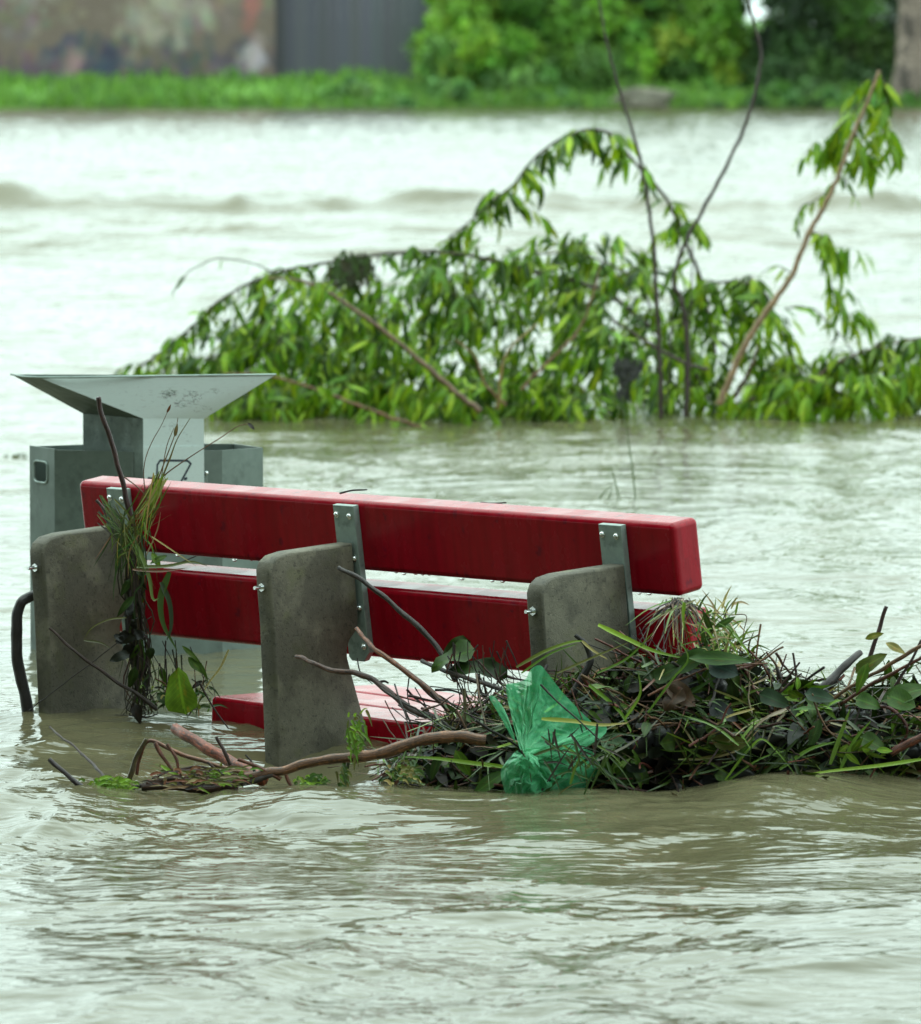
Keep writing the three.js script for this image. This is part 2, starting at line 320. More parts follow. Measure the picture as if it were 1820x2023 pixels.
  geo.translate(0, 0, 0.006); geo.rotateY(Math.PI / 2); geo.translate(-T, 0, 0);
  const sg = toCreasedNormals(geo, 0.6);
  SLAB_X.push(sM - a.x + strapAt[0], sM, onBack(1236, 1127, 0.019).x);
  SLAB_X.forEach((s, i) => {
    const m = mesh('support', sg, concrete(0.13 + 0.31 * i, 0.2 + 0.43 * i), bench); m.position.x = s;
  });
  // bolts that stick out of the near edges
  const rod = new THREE.CylinderGeometry(0.0042, 0.0042, 0.036, 10); rod.rotateX(Math.PI / 2); rod.translate(0, 0, 0.016);
  const nut = new THREE.CylinderGeometry(0.0098, 0.0098, 0.009, 6); nut.rotateX(Math.PI / 2); nut.translate(0, 0, 0.009);
  const wsh = new THREE.CylinderGeometry(0.0135, 0.0135, 0.003, 16); wsh.rotateX(Math.PI / 2); wsh.translate(0, 0, 0.0025);
  const bolt = mergeGeometries([rod, nut, wsh]);
  const bp = bl(onPlane(524, 1160, fromBench(sM - T / 2, 0, 0), U));
  SLAB_X.forEach((s) => { const m = mesh('bolt', bolt, M.chrome, bench); m.position.set(s - T / 2, bp.y, bp.z - 0.002); });

  // the seat: slats just above the water on the far side
  const ze = bl(onPlane(727, 1440, Q, U)).z - 0.012, E = fromBench(0, 0, ze);
  const sl = bl(onPlane(415, 1376, E, N_)), sr = bl(onPlane(830, 1431, E, N_));
  const slope = (sr.y - sl.y) / (sr.x - sl.x), SD = 0.165, gap = 0.014, SH = 0.075;
  for (let k = 0; k < 3; k++) {
    const A = sl.x + k * 0.01, Bx = sR - 0.06, g = plankGeo(Bx - A, SH, SD, 0.01), m = mesh('seat_slat', g, M.plank, bench);
    m.rotation.z = Math.atan(slope); m.rotation.x = -0.012; m.position.set((A + Bx) / 2, lerp(sl.y, sr.y, ((Bx + A) / 2 - sl.x) / (sr.x - sl.x)) - SH / 2 - k * 0.002, ze - SD / 2 - k * (SD + gap));
  }
  seatTop = { sl, sr, ze };
  tag(bench, 'red two-plank park bench on concrete supports standing half under the flood', 'bench');
}

// ------------------------------------------------------------------ the litter bin behind it
{
  const Zb = 16.1, base = V(at(290, 1000, Zb).x, -0.25, -Zb - 0.1);
  const bin = thing('litter_bin', 'grey metal litter bin with flared funnel mouth behind the left end of the bench', 'litter bin', base);
  const yTop = at(290, 890, Zb).y, rimPx = [[57, 0.17], [106, 0.03], [225, -0.035], [243, -0.05], [259, -0.055], [277, -0.05], [296, -0.04], [438, 0.01], [519, 0.12], [463, 0.28], [210, 0.28]];
  const rim = rimPx.map(([x, dz]) => V(((x - 910) / FOCAL) * (Zb + dz) * 1.0, 0, -(Zb + dz)));
  const parts = [], H = yTop + 0.25;
  const panel = (a, b, y0, y1, t, hole) => {                // an upright sheet from a to b
    const L = Math.hypot(b.x - a.x, b.z - a.z), s = new THREE.Shape(); s.moveTo(0, y0); s.lineTo(L, y0); s.lineTo(L, y1); s.lineTo(0, y1); s.closePath();
    if (hole) { const [u0, u1, v0, v1] = hole, r = 0.008, h = new THREE.Path(); h.moveTo(u0 * L + r, v0); h.lineTo(u1 * L - r, v0); h.quadraticCurveTo(u1 * L, v0, u1 * L, v0 + r); h.lineTo(u1 * L, v1 - r); h.quadraticCurveTo(u1 * L, v1, u1 * L - r, v1); h.lineTo(u0 * L + r, v1); h.quadraticCurveTo(u0 * L, v1, u0 * L, v1 - r); h.lineTo(u0 * L, v0 + r); h.quadraticCurveTo(u0 * L, v0, u0 * L + r, v0); s.holes.push(h); }
    const g = new THREE.ExtrudeGeometry(s, { depth: t, bevelEnabled: false, curveSegments: 4 }); g.translate(0, 0, -t);
    g.rotateY(-Math.atan2(b.z - a.z, b.x - a.x)); g.translate(a.x, 0, a.z); return g;
  };
  const yh0 = at(80, 952, Zb + 0.1).y, yh1 = at(80, 913, Zb + 0.1).y;
  for (let i = 0; i < rim.length; i++) parts.push(panel(rim[i], rim[(i + 1) % rim.length], -0.25, yTop + (i === 0 ? 0.002 : 0), 0.005, i === 0 ? [0.2, 0.7, yh0, yh1] : null));
  const cont = partAt('container', mergeGeometries(parts), M.steel, bin);
  // a bright pressed frame round the grip hole
  const f0 = rim[0], f1 = rim[1], hoop = []; for (let k = 0; k <= 28; k++) { const a = (k / 28) * Math.PI * 2, c = Math.sign(Math.cos(a)) * Math.pow(Math.abs(Math.cos(a)), 0.45), s = Math.sign(Math.sin(a)) * Math.pow(Math.abs(Math.sin(a)), 0.3); const u = 0.45 + 0.27 * c; hoop.push(V(lerp(f0.x, f1.x, u), (yh0 + yh1) / 2 + ((yh1 - yh0) / 2 + 0.002) * s, lerp(f0.z, f1.z, u) + 0.002)); }
  const hm = new THREE.TubeGeometry(new THREE.CatmullRomCurve3(hoop.slice(0, -1), true), 60, 0.0028, 6, true); hm.translate(-base.x, -base.y, -base.z); mesh('grip_frame', hm, M.galv, cont);
  // inner liner, dark inside
  // funnel: neck and flared trough
  const q = (x, y, dz) => at(x, y, Zb + dz);
  const A = q(283, 827, -0.085), B = q(403.3, 827.3, -0.05), C = q(164.1, 817, 0.11), Dd = q(290, 815, 0.16);
  const A1 = q(76, 745.5, -0.1), B1 = q(546, 740, -0.05), C1 = q(22, 739.5, 0.09), D1 = q(470, 741.5, 0.2);
  const Af = A.clone(), lowY = at(300, 985, Zb).y; const dn = (p) => V(p.x, lowY, p.z);
  const quad = (a, b, c, d, uvq) => { const g = new THREE.BufferGeometry(); g.setAttribute('position', new THREE.Float32BufferAttribute([...a, ...b, ...c, ...d].length === 12 ? [...a, ...b, ...c, ...d] : [...a.toArray(), ...b.toArray(), ...c.toArray(), ...d.toArray()], 3)); g.setAttribute('uv', new THREE.Float32BufferAttribute(uvq ?? [0, 0, 1, 0, 1, 1, 0, 1], 2)); g.setIndex([0, 1, 2, 0, 2, 3]); g.computeVertexNormals(); return g; };
  // marks on the metal: scuffs on the mouth and a drawn sign on the neck
  const face = (w, h, draw) => { const c = document.createElement('canvas'); c.width = w; c.height = h; const k = c.getContext('2d'); k.fillStyle = 'rgb(222,230,228)'; k.fillRect(0, 0, w, h); for (let i = 0; i < 2600; i++) { const g = Math.floor(rr(196, 240)); k.fillStyle = `rgba(${g - 6},${g},${g - 2},0.18)`; k.fillRect(rnd() * w, rnd() * h, rr(1, 26), rr(1, 5)); } draw(k, w, h); const t = new THREE.CanvasTexture(c); t.colorSpace = THREE.SRGBColorSpace; return t; };
  const smudge = (k, x, y, rx, ry, n, a) => { for (let i = 0; i < n; i++) { k.strokeStyle = `rgba(${Math.floor(rr(60, 100))},${Math.floor(rr(62, 96))},${Math.floor(rr(60, 90))},${rr(0.15, a)})`; k.lineWidth = rr(0.8, 4); k.beginPath(); const X = x + gauss() * rx, Y = y + gauss() * ry; k.moveTo(X, Y); k.quadraticCurveTo(X + rr(-14, 14), Y + rr(-8, 8), X + rr(-22, 22), Y + rr(-10, 10)); k.stroke(); } };
  const mouthTex = face(1024, 256, (k) => { smudge(k, 560, 110, 26, 20, 60, 0.55); smudge(k, 660, 120, 34, 26, 50, 0.45); smudge(k, 640, 170, 30, 16, 36, 0.5); smudge(k, 770, 90, 20, 10, 14, 0.4); smudge(k, 700, 205, 50, 20, 16, 0.25); smudge(k, 520, 140, 260, 60, 40, 0.16); });
  const neckTex = face(512, 540, (k) => {
    smudge(k, 250, 60, 50, 40, 36, 0.4); smudge(k, 380, 120, 40, 50, 20, 0.25); smudge(k, 200, 300, 160, 160, 40, 0.15);
    const P = [[40, 402], [112, 412], [118, 305], [142, 276], [372, 280], [400, 300], [256, 504], [166, 440], [104, 408]];
    k.strokeStyle = 'rgba(38,44,58,0.92)'; k.lineJoin = 'round'; k.lineCap = 'round'; k.lineWidth = 15; k.beginPath(); P.forEach(([x, y], i) => (i ? k.lineTo(x, y) : k.moveTo(x, y))); k.stroke();
    k.lineWidth = 18; k.beginPath(); k.moveTo(44, 392); k.lineTo(90, 396); k.stroke(); k.beginPath(); k.moveTo(350, 400); k.lineTo(362, 396); k.stroke();
  });
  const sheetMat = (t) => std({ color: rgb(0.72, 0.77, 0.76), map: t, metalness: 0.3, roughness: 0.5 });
  const mouthMat = sheetMat(mouthTex), neckMat = sheetMat(neckTex);
  const X = (p, o) => p.clone().add(o);
  const mouth = partAt('funnel_front', quad(A, B, B1, A1, [0.45, 0, 0.71, 0, 1, 1, 0, 1]), mouthMat, bin);
  const inn = V(0, 0, -0.004);
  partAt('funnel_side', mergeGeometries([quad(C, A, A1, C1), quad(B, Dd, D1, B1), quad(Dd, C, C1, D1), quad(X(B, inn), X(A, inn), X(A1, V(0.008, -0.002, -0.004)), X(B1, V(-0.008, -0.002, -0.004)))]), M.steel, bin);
  const seam = at(300, 948 - 36, Zb).y, ySeam = at(300, (900 + 535 / 2.528) * 0.7903, Zb).y;
  const mid = (p) => V(p.x, ySeam, p.z), out = V(0, 0, 0.0025), vS = 1 - (A.y - ySeam) / (A.y - lowY);
  partAt('neck_front', mergeGeometries([quad(mid(A), mid(B), B, A, [0, vS, 1, vS, 1, 1, 0, 1]), quad(X(dn(A), out), X(dn(B), out), X(mid(B), out), X(mid(A), out), [0, 0, 1, 0, 1, vS, 0, vS]), quad(X(mid(A), out), X(mid(B), out), mid(B), mid(A), [0, vS, 1, vS, 1, vS, 0, vS])]), neckMat, bin);
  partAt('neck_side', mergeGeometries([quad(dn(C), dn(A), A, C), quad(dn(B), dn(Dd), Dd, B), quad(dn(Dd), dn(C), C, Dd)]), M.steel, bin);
  // folded lip along the mouth
  const lip = new MB(); lip.tube([C1, A1, lerpV(A1, B1, 0.5), B1], 0.0028, 0.0028, [1, 1, 1], { sides: 6, per: 3, knob: 0 }); partAt('rolled_lip', lip.geo(), M.galv, bin);
  const bs = new THREE.SphereGeometry(0.006, 10, 8); const bq = at(407.5, 934, Zb - 0.01); bs.translate(bq.x, bq.y, bq.z); partAt('screw', bs, M.chrome, bin);
  const bb = new THREE.BoxGeometry(0.008, 0.02, 0.01); const bb0 = at(407.5, 946, Zb - 0.005); bb.translate(bb0.x, bb0.y, bb0.z); partAt('hinge', bb, M.galv, bin);
}
function lerpV(a, b, t) { return a.clone().lerp(b, t); }

// ------------------------------------------------------------------ strokes on the photo with a depth of their own
const stroke = (pts, Z0, Z1 = Z0) => pts.map(([x, y, dz], i) => at(x, y, lerp(Z0, Z1, i / Math.max(1, pts.length - 1)) + (dz ?? 0)));
const PX = (Z) => Z / FOCAL;                                  // metres per photo point at that depth
const DARK = [0.04, 0.028, 0.02], PURPLE = [0.085, 0.042, 0.034], BROWN = [0.27, 0.1, 0.05], TAN = [0.34, 0.24, 0.12], RUST = [0.3, 0.11, 0.05], STRAW = [0.42, 0.34, 0.12];
const G1 = [0.1, 0.19, 0.015], G2 = [0.2, 0.33, 0.025], G3 = [0.045, 0.09, 0.012], OLIVE = [0.12, 0.12, 0.02];
const jit = (c, k = 0.25) => { const f = 1 + rr(-k, k); return c.map((x) => x * f * (1 + rr(-0.1, 0.1))); };

const stick = (name, label, pts, Z0, Z1, d0, d1, color, { color2, twigs = [], cat = 'stick', group, knob = 0.14, wob = 0.002 } = {}) => {
  const P = stroke(pts, Z0, Z1), base = P[P.length - 1].clone(), o = thing(name, label, cat, base, group), Zm = (Z0 + Z1) / 2;
  partAt('stem', new MB().tube(P, (d0 / 2) * PX(Zm), (d1 / 2) * PX(Zm), color, { sides: 9, per: 7, knob, wob, color2 }).geo(), M.wood, o);
  for (const [tp, tz, t0, t1, tc] of twigs) partAt('twig', new MB().tube(stroke(tp, tz, tz), (t0 / 2) * PX(tz), (t1 / 2) * PX(tz), tc ?? color, { sides: 6, per: 5, wob: 0.0015 }).geo(), M.wood, o);
  return o;
};

// named driftwood round the bench
stick('bent_branch', 'thick black branch bent like a hook out of the water left of the bench', [[84, 1172], [62, 1177], [44, 1188], [35, 1208], [33, 1245], [33, 1285], [40, 1330], [49, 1372], [57, 1425]], 14.4, 14.38, 21, 24, [0.03, 0.03, 0.036], { cat: 'branch', knob: 0.06, twigs: [[[[57, 1404], [90, 1378], [160, 1325], [235, 1268], [300, 1218]], 14.28, 3, 2, DARK]] });
stick('slanting_twig', 'thin dark twig slanting across the left concrete support', [[98, 1240], [120, 1262], [170, 1303], [220, 1340], [270, 1372], [310, 1402]], 14.2, 14.2, 5, 9, PURPLE, { color2: DARK });
stick('standing_twig', 'straight dark purple twig rising past the bin before the left strap', [[194, 785], [204, 826], [222, 880], [238, 935], [250, 985], [262, 1040]], 14.35, 14.4, 10, 11, [0.1, 0.055, 0.07], { knob: 0.05 });
stick('short_twig', 'short dark twig leaning on the left strap below its top', [[190, 988], [212, 1012], [240, 1035], [275, 1060]], 14.33, 14.33, 6, 8, PURPLE);
stick('long_branch', 'long dark branch reaching from the heap up to the middle strap', [[668, 1122], [700, 1137], [745, 1168], [800, 1215], [850, 1263], [880, 1305], [900, 1345]], 13.55, 13.4, 9, 12, [0.05, 0.038, 0.036]);
stick('orange_tipped_branch', 'branch with broken orange tip leaning from the heap past the middle support', [[706, 1243], [722, 1262], [745, 1286], [790, 1318], [850, 1367], [905, 1420], [960, 1462], [1010, 1486]], 13.45, 13.15, 8, 15, [0.42, 0.17, 0.05], { color2: [0.15, 0.11, 0.08], twigs: [[[[850, 1367], [880, 1400], [900, 1450], [940, 1490]], 13.2, 6, 3, PURPLE], [[[808, 1332], [806, 1375], [812, 1400]], 13.4, 3, 2, DARK]] });
stick('forked_branch', 'crooked black branch with brown end lying across the middle support', [[586, 1297], [612, 1306], [650, 1324], [700, 1330], [745, 1348], [790, 1385], [840, 1414], [900, 1430], [960, 1448]], 13.55, 13.2, 9, 15, [0.2, 0.09, 0.045], { color2: [0.03, 0.032, 0.036], twigs: [[[[745, 1348], [760, 1345], [768, 1350]], 13.4, 8, 4, DARK], [[[706, 1300], [714, 1330], [735, 1352]], 13.5, 3, 2, DARK]] });
stick('thin_branch', 'thin dark branch running from below the lower plank to the green bag', [[835, 1306], [880, 1325], [940, 1345], [1000, 1366], [1050, 1390]], 13.4, 13.1, 8, 11, [0.06, 0.045, 0.035]);
stick('drift_branch', 'long brown bare branch lying along the water before the middle support', [[440, 1562], [462, 1545], [510, 1530], [560, 1522], [620, 1504], [690, 1497], [760, 1486], [830, 1462], [890, 1455], [960, 1462]], 13.0, 12.98, 18, 25, [0.3, 0.18, 0.095], { cat: 'branch', twigs: [[[[560, 1520], [570, 1545], [585, 1568]], 13.1, 9, 5, BROWN], [[[690, 1500], [684, 1530], [668, 1570]], 13.08, 8, 6, G3]] });
stick('broken_branch', 'thick reddish brown broken branch rising stubby from the water left of the middle support', [[345, 1440], [380, 1460], [430, 1490], [480, 1518], [520, 1540]], 13.3, 13.02, 22, 26, [0.42, 0.14, 0.075], { cat: 'branch', knob: 0.05, twigs: [[[[428, 1455], [440, 1480], [455, 1512]], 13.05, 6, 8, PURPLE], [[[486, 1490], [497, 1505], [505, 1530]], 13.02, 3, 7, DARK]] });
stick('arched_root', 'tangle of bent brown roots looping above the water at the left', [[270, 1530], [278, 1490], [296, 1462], [330, 1478], [380, 1497], [430, 1512], [480, 1528]], 13.02, 12.99, 7, 9, BROWN, { color2: [0.3, 0.17, 0.07], cat: 'root', twigs: [[[[250, 1550], [262, 1520], [272, 1490], [290, 1460]], 12.99, 12, 8, OLIVE], [[[306, 1468], [325, 1500], [350, 1536]], 12.99, 10, 5, BROWN], [[[280, 1555], [340, 1552], [400, 1560], [460, 1548]], 12.99, 16, 22, [0.09, 0.045, 0.03]], [[[300, 1538], [350, 1520], [400, 1516], [450, 1535]], 12.99, 4, 5, PURPLE], [[[270, 1555], [330, 1540], [410, 1545], [470, 1560]], 12.99, 9, 12, [0.14, 0.06, 0.03]], [[[390, 1562], [430, 1545], [480, 1548], [540, 1530]], 12.99, 12, 14, DARK], [[[290, 1545], [360, 1556], [430, 1550], [500, 1535]], 12.99, 15, 10, BROWN], [[[330, 1470], [350, 1500], [352, 1540]], 12.99, 7, 6, BROWN], [[[410, 1505], [440, 1530], [462, 1556]], 12.99, 6, 8, PURPLE], [[[245, 1560], [300, 1548], [350, 1552]], 12.99, 8, 10, DARK], [[[470, 1500], [520, 1520], [555, 1540]], 12.99, 8, 9, [0.3, 0.12, 0.06]]] });
stick('stub_twig', 'short blue-black twig standing out of the water at the far left', [[97, 1500], [122, 1522], [150, 1545], [172, 1562], [186, 1576]], 13.06, 13.02, 9, 12, [0.05, 0.04, 0.06], { twigs: [[[[160, 1552], [154, 1575]], 13.17, 6, 5, DARK]] });
stick('slender_twig', 'slender purple twig slanting into the water above the stub twig', [[98, 1437], [130, 1462], [165, 1492], [195, 1522], [220, 1555]], 13.5, 13.2, 4, 7, PURPLE);
stick('upright_stick', 'straight dark stick jutting up from the right of the heap', [[1752, 1198], [1738, 1240], [1724, 1285], [1706, 1330], [1696, 1360]], 13.1, 13.1, 8, 10, [0.11, 0.07, 0.085], { knob: 0.05 });
stick('thick_log', 'thick dark wet log end leaning to the right on the heap', [[1600, 1378], [1640, 1345], [1676, 1308], [1700, 1290]], 13.12, 13.2, 22, 13, [0.05, 0.042, 0.05], { cat: 'log' });
stick('pale_stick', 'long pale stick lying slanted at the right edge of the heap', [[1640, 1385], [1700, 1345], [1760, 1312], [1835, 1268]], 13.05, 13.0, 7, 9, TAN);
stick('brown_stick', 'brown stick beside the pale one at the right edge of the heap', [[1660, 1392], [1720, 1352], [1780, 1322], [1840, 1290]], 13.06, 13.02, 8, 6, BROWN);
stick('edge_twig', 'dark twig crossing the pale stick at the right edge', [[1822, 1265], [1800, 1305], [1782, 1335], [1765, 1362]], 13.03, 13.03, 5, 7, PURPLE);
stick('red_root', 'curled reddish root at the lower right of the heap', [[1722, 1395], [1760, 1400], [1785, 1425], [1792, 1450], [1770, 1480]], 13.05, 13.05, 8, 5, [0.22, 0.06, 0.05], { cat: 'root' });
stick('rust_stick', 'rust coloured stick end at the right edge above the water', [[1760, 1490], [1800, 1465], [1840, 1445]], 13.0, 13.0, 14, 18, [0.26, 0.1, 0.06]);
stick('bark_strip', 'pale brown strip of wood leaning low in the front of the heap', [[1385, 1560], [1420, 1535], [1460, 1500], [1480, 1488]], 13.0, 13.02, 14, 9, [0.28, 0.16, 0.1]);
stick('curved_black_stem', 'curved black stem standing before the right concrete support', [[1137, 1254], [1158, 1275], [1166, 1300], [1152, 1335], [1130, 1375]], 13.12, 13.12, 9, 17, [0.02, 0.015, 0.018]);
for (const [nm, lb, p, c] of [['thin_stalk', 'thin brown stalk forked above the ridge of the heap', [[1478, 1282], [1505, 1310], [1530, 1358], [1540, 1385]], BROWN], ['dry_stalk', 'dry tan stalk lying up to the right on the ridge of the heap', [[1548, 1278], [1505, 1305], [1450, 1345], [1400, 1380]], TAN], ['upright_stalk', 'upright thin stalk in the middle of the ridge right of the bench', [[1566, 1290], [1572, 1330], [1576, 1390]], PURPLE], ['seed_stalk', 'thin stalk with a dark seed pod bent over the ridge', [[1514, 1288], [1528, 1305], [1540, 1328], [1540, 1370], [1530, 1410]], TAN], ['forked_stalk', 'pair of short twigs leaning right on the ridge', [[1580, 1308], [1555, 1340], [1530, 1365]], PURPLE], ['bent_stalk', 'long bent tan stalk across the dark front of the heap', [[1620, 1330, 0.1], [1640, 1384, 0.05], [1690, 1455], [1728, 1487], [1790, 1483]].map(([x, y, d]) => [x - 0, y, d]), TAN]]) if (nm !== 'bent_stalk') stick(nm, lb, p, 13.08, 13.08, 4, 6, c, { cat: 'stalk', twigs: nm === 'seed_stalk' ? [[[[1534, 1318], [1538, 1330], [1541, 1340]], 13.08, 5, 12, DARK]] : nm === 'forked_stalk' ? [[[[1584, 1330], [1560, 1350], [1540, 1370]], 13.06, 4, 5, PURPLE]] : [] });
stick('bent_stalk', 'long tan stalk bent at a sharp angle across the dark front of the heap', [[1615, 1725], [1640, 1780]].map(() => [0, 0]).length ? [[1628, 1350], [1626, 1352], [1652, 1420], [1700, 1452]].map(([x, y]) => [x - 20, y + 20]) : [], 12.98, 12.98, 5, 4, TAN, { cat: 'stalk' });

// ------------------------------------------------------------------ the heap of drift plants
const heapTop = [[760, 1545], [800, 1512], [860, 1470], [930, 1430], [1000, 1410], [1080, 1395], [1150, 1368], [1230, 1345], [1320, 1335], [1380, 1322], [1425, 1300], [1455, 1316], [1500, 1352], [1570, 1382], [1640, 1392], [1720, 1382], [1790, 1392], [1860, 1400], [1960, 1470]];
const heapFront = (xp) => lin([[760, 13.1], [1000, 13.02], [1400, 13.0], [1820, 13.06], [1960, 13.1]], xp);
const heapPoint = (xp, t) => {           // t 0 front foot .. 0.55 crest .. 1 back foot
  const zf = heapFront(xp), yt = lin(heapTop, xp), crest = at(xp, yt, zf + 0.16), H = Math.max(0.01, crest.y);
  const zc = lin([[0, zf], [0.2, zf - 0.01], [0.45, zf + 0.07], [0.58, zf + 0.16], [0.8, zf + 0.38], [1, zf + 0.55]], t), h = lin([[0, -0.06], [0.2, H * 0.4], [0.45, H * 0.92], [0.58, H], [0.8, H * 0.6], [1, -0.06]], t);
  const x = at(xp, 1450, zf + 0.15).x, k = smoothstep(H, 0.02, 0.12);
  const d = k * (0.045 * n3(x * 6, h * 9, zc * 7) + 0.02 * n3(x * 19, h * 21, zc * 19));
  return V(x + d * 0.4, h + d * 0.6, -zc + d);
};
const heap = thing('debris_heap', 'dark heap of wet leaves, grass and twigs piled against the right end of the bench', 'debris heap', V(at(1350, 1500, 13.2).x, 0, -13.2));
{
  const core = new MB(), nx = 150, nt = 46;
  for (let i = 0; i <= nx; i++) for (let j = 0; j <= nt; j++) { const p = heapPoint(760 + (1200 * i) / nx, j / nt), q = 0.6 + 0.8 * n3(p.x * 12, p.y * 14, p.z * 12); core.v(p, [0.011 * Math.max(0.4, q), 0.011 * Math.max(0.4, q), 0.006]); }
  for (let i = 0; i < nx; i++) for (let j = 0; j < nt; j++) { const a = i * (nt + 1) + j, b = a + nt + 1; core.i.push(a, b, b + 1, a, b + 1, a + 1); }
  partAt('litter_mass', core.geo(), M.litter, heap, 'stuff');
  const spot = () => { const xp = rr(775, 1930), t = Math.pow(rnd(), 0.8) * 0.75, p = heapPoint(xp, t), px = heapPoint(xp + 6, t), pt = heapPoint(xp, Math.min(1, t + 0.02)); const n = pt.clone().sub(p).cross(px.clone().sub(p)).normalize(); if (n.z < 0 && t < 0.5) n.negate(); if (n.y < 0 && t >= 0.5) n.negate(); return { p, n, xp, t }; };
  const tang = (n) => { const a = V(gauss(), gauss() * 0.6, gauss()), d = a.addScaledVector(n, -a.dot(n)); return d.normalize(); };
  const blades = new MB(), twigs = new MB(), leaves = new MB();
  for (let k = 0; k < 1500; k++) {
    const { p, n } = spot(), zone = n3(p.x * 5, p.y * 7, p.z * 5), d = tang(n); if (zone < -0.3 && rnd() < 0.75) continue; const dim = clamp(0.8 + 0.7 * zone, 0.3, 1.3); d.y *= 0.75;
    const L = rr(0.06, 0.24) * (rnd() < 0.15 ? 1.6 : 1), lift = rr(0.0, 0.034), e = rr(-0.05, 0.06);
    const P = [p.clone().addScaledVector(d, -L / 2).addScaledVector(n, lift - 0.012), p.clone().addScaledVector(n, lift + 0.014).addScaledVector(tang(n), 0.018), p.clone().addScaledVector(d, L / 2).addScaledVector(n, lift + e)];
    if (P.some((q) => q.y < 0.002)) for (const q of P) q.y = Math.max(q.y, 0.004);
    const r = rnd(), c = r < 0.3 ? jit(G3, 0.5) : r < 0.6 ? jit(G1, 0.4) : r < 0.72 ? jit(G2, 0.3) : r < 0.82 ? jit(OLIVE, 0.4) : r < 0.92 ? jit(rnd() < 0.5 ? TAN : STRAW, 0.3) : jit(BROWN, 0.4);
    blades.blade(P, rr(0.0025, 0.0085), c.map((q) => q * dim * 0.78), { per: 4, face: n.clone().add(V(gauss() * 0.4, gauss() * 0.4, gauss() * 0.4)) });
  }
  for (let k = 0; k < 380; k++) {
    const { p, n } = spot(), d = tang(n), L = rr(0.07, 0.3), lift = rr(0, 0.035);
    const P = [p.clone().addScaledVector(d, -L / 2).addScaledVector(n, lift - 0.012), p.clone().addScaledVector(n, lift).addScaledVector(tang(n), 0.016), p.clone().addScaledVector(d, L / 2).addScaledVector(n, lift + rr(-0.02, 0.06))];
    for (const q of P) q.y = Math.max(q.y, 0.0);
    twigs.tube(P, rr(0.0014, 0.0042), rr(0.0009, 0.0022), pick([DARK, PURPLE, BROWN, BROWN, TAN]).map((x) => x * rr(0.6, 1.2)), { sides: 6, per: 4, wob: 0.003 });
  }
  // fine twigs that bridge the gap to the middle support
  for (let k = 0; k < 46; k++) {
    const x = rr(770, 1030), y = lerp(rr(1350, 1500), 1300 + (1030 - x) * 0.5, 0.35), a = pick([0.65, 0.65, -0.6, 1.3, 0.2]) + gauss() * 0.3, L = rr(40, 130), Z = rr(13.08, 13.4);
    twigs.tube(stroke([[x - Math.cos(a) * L / 2, y - Math.sin(a) * L / 2], [x + gauss() * 6, y + gauss() * 6], [x + Math.cos(a) * L / 2, y + Math.sin(a) * L / 2]], Z, Z + rr(-0.1, 0.1)), rr(0.0012, 0.0034), rr(0.0008, 0.0016), pick([DARK, DARK, PURPLE, BROWN, TAN]).map((q) => q * rr(0.7, 1.2)), { sides: 6, per: 4, wob: 0.002 });
  }
  for (let k = 0; k < 30; k++) { const x = rr(880, 1010), y = rr(1262, 1330); twigs.tube(stroke([[x, y], [x + gauss() * 14, y + rr(20, 50)], [x + rr(0, 40), y + rr(50, 100)]], 13.3 + rr(-0.08, 0.08)), rr(0.001, 0.0024), 0.0008, pick([DARK, PURPLE, BROWN]), { sides: 5, per: 3 }); }
  // leafy sprigs thrown on the heap
  for (let k = 0; k < 46; k++) {
    const { p, n } = spot(), d = tang(n).addScaledVector(n, 0.5).normalize(), L = rr(0.07, 0.16), e = p.clone().addScaledVector(d, L).add(V(0, -0.02, 0)), m = p.clone().lerp(e, 0.5).addScaledVector(n, 0.02), cv = new THREE.QuadraticBezierCurve3(p, m, e), c = pick([G1, G2, G1, [0.09, 0.17, 0.03]]);
    twigs.tube([p, m, e], 0.0018, 0.0009, OLIVE, { sides: 5, per: 3 });
    for (let q = 0; q < 9; q++) { const t = (q + 1) / 9, o = cv.getPoint(t), w = cv.getTangent(t).multiplyScalar(0.5).add(V(gauss(), gauss(), gauss() * 0.7).multiplyScalar(0.6)); leaves.leaf(o, w, n.clone().add(V(gauss() * 0.5, gauss() * 0.5, 0)), rr(0.025, 0.055), rr(0.008, 0.018), jit(c, 0.35), { curl: rr(0, 0.5) }); }
  }
  for (let k = 0; k < 1000; k++) { const { p, n } = spot(), d = tang(n); leaves.leaf(p.clone().addScaledVector(n, rr(0, 0.02)), d, n.clone().add(V(gauss() * 0.6, gauss() * 0.6, gauss() * 0.6)), rr(0.025, 0.075), rr(0.012, 0.04), pick([jit(G3, 0.5).map((x) => x * 0.6), jit(G3, 0.6).map((x) => x * 0.5), jit(G1, 0.3).map((x) => x * 0.6), [0.03, 0.018, 0.01], [0.012, 0.018, 0.008], jit(OLIVE).map((x) => x * 0.5), jit(G1, 0.3).map((x) => x * 0.7)]), { shape: rnd() < 0.5 ? 'lance' : 'round', curl: rr(-0.2, 0.6), wav: 0.1 }); }
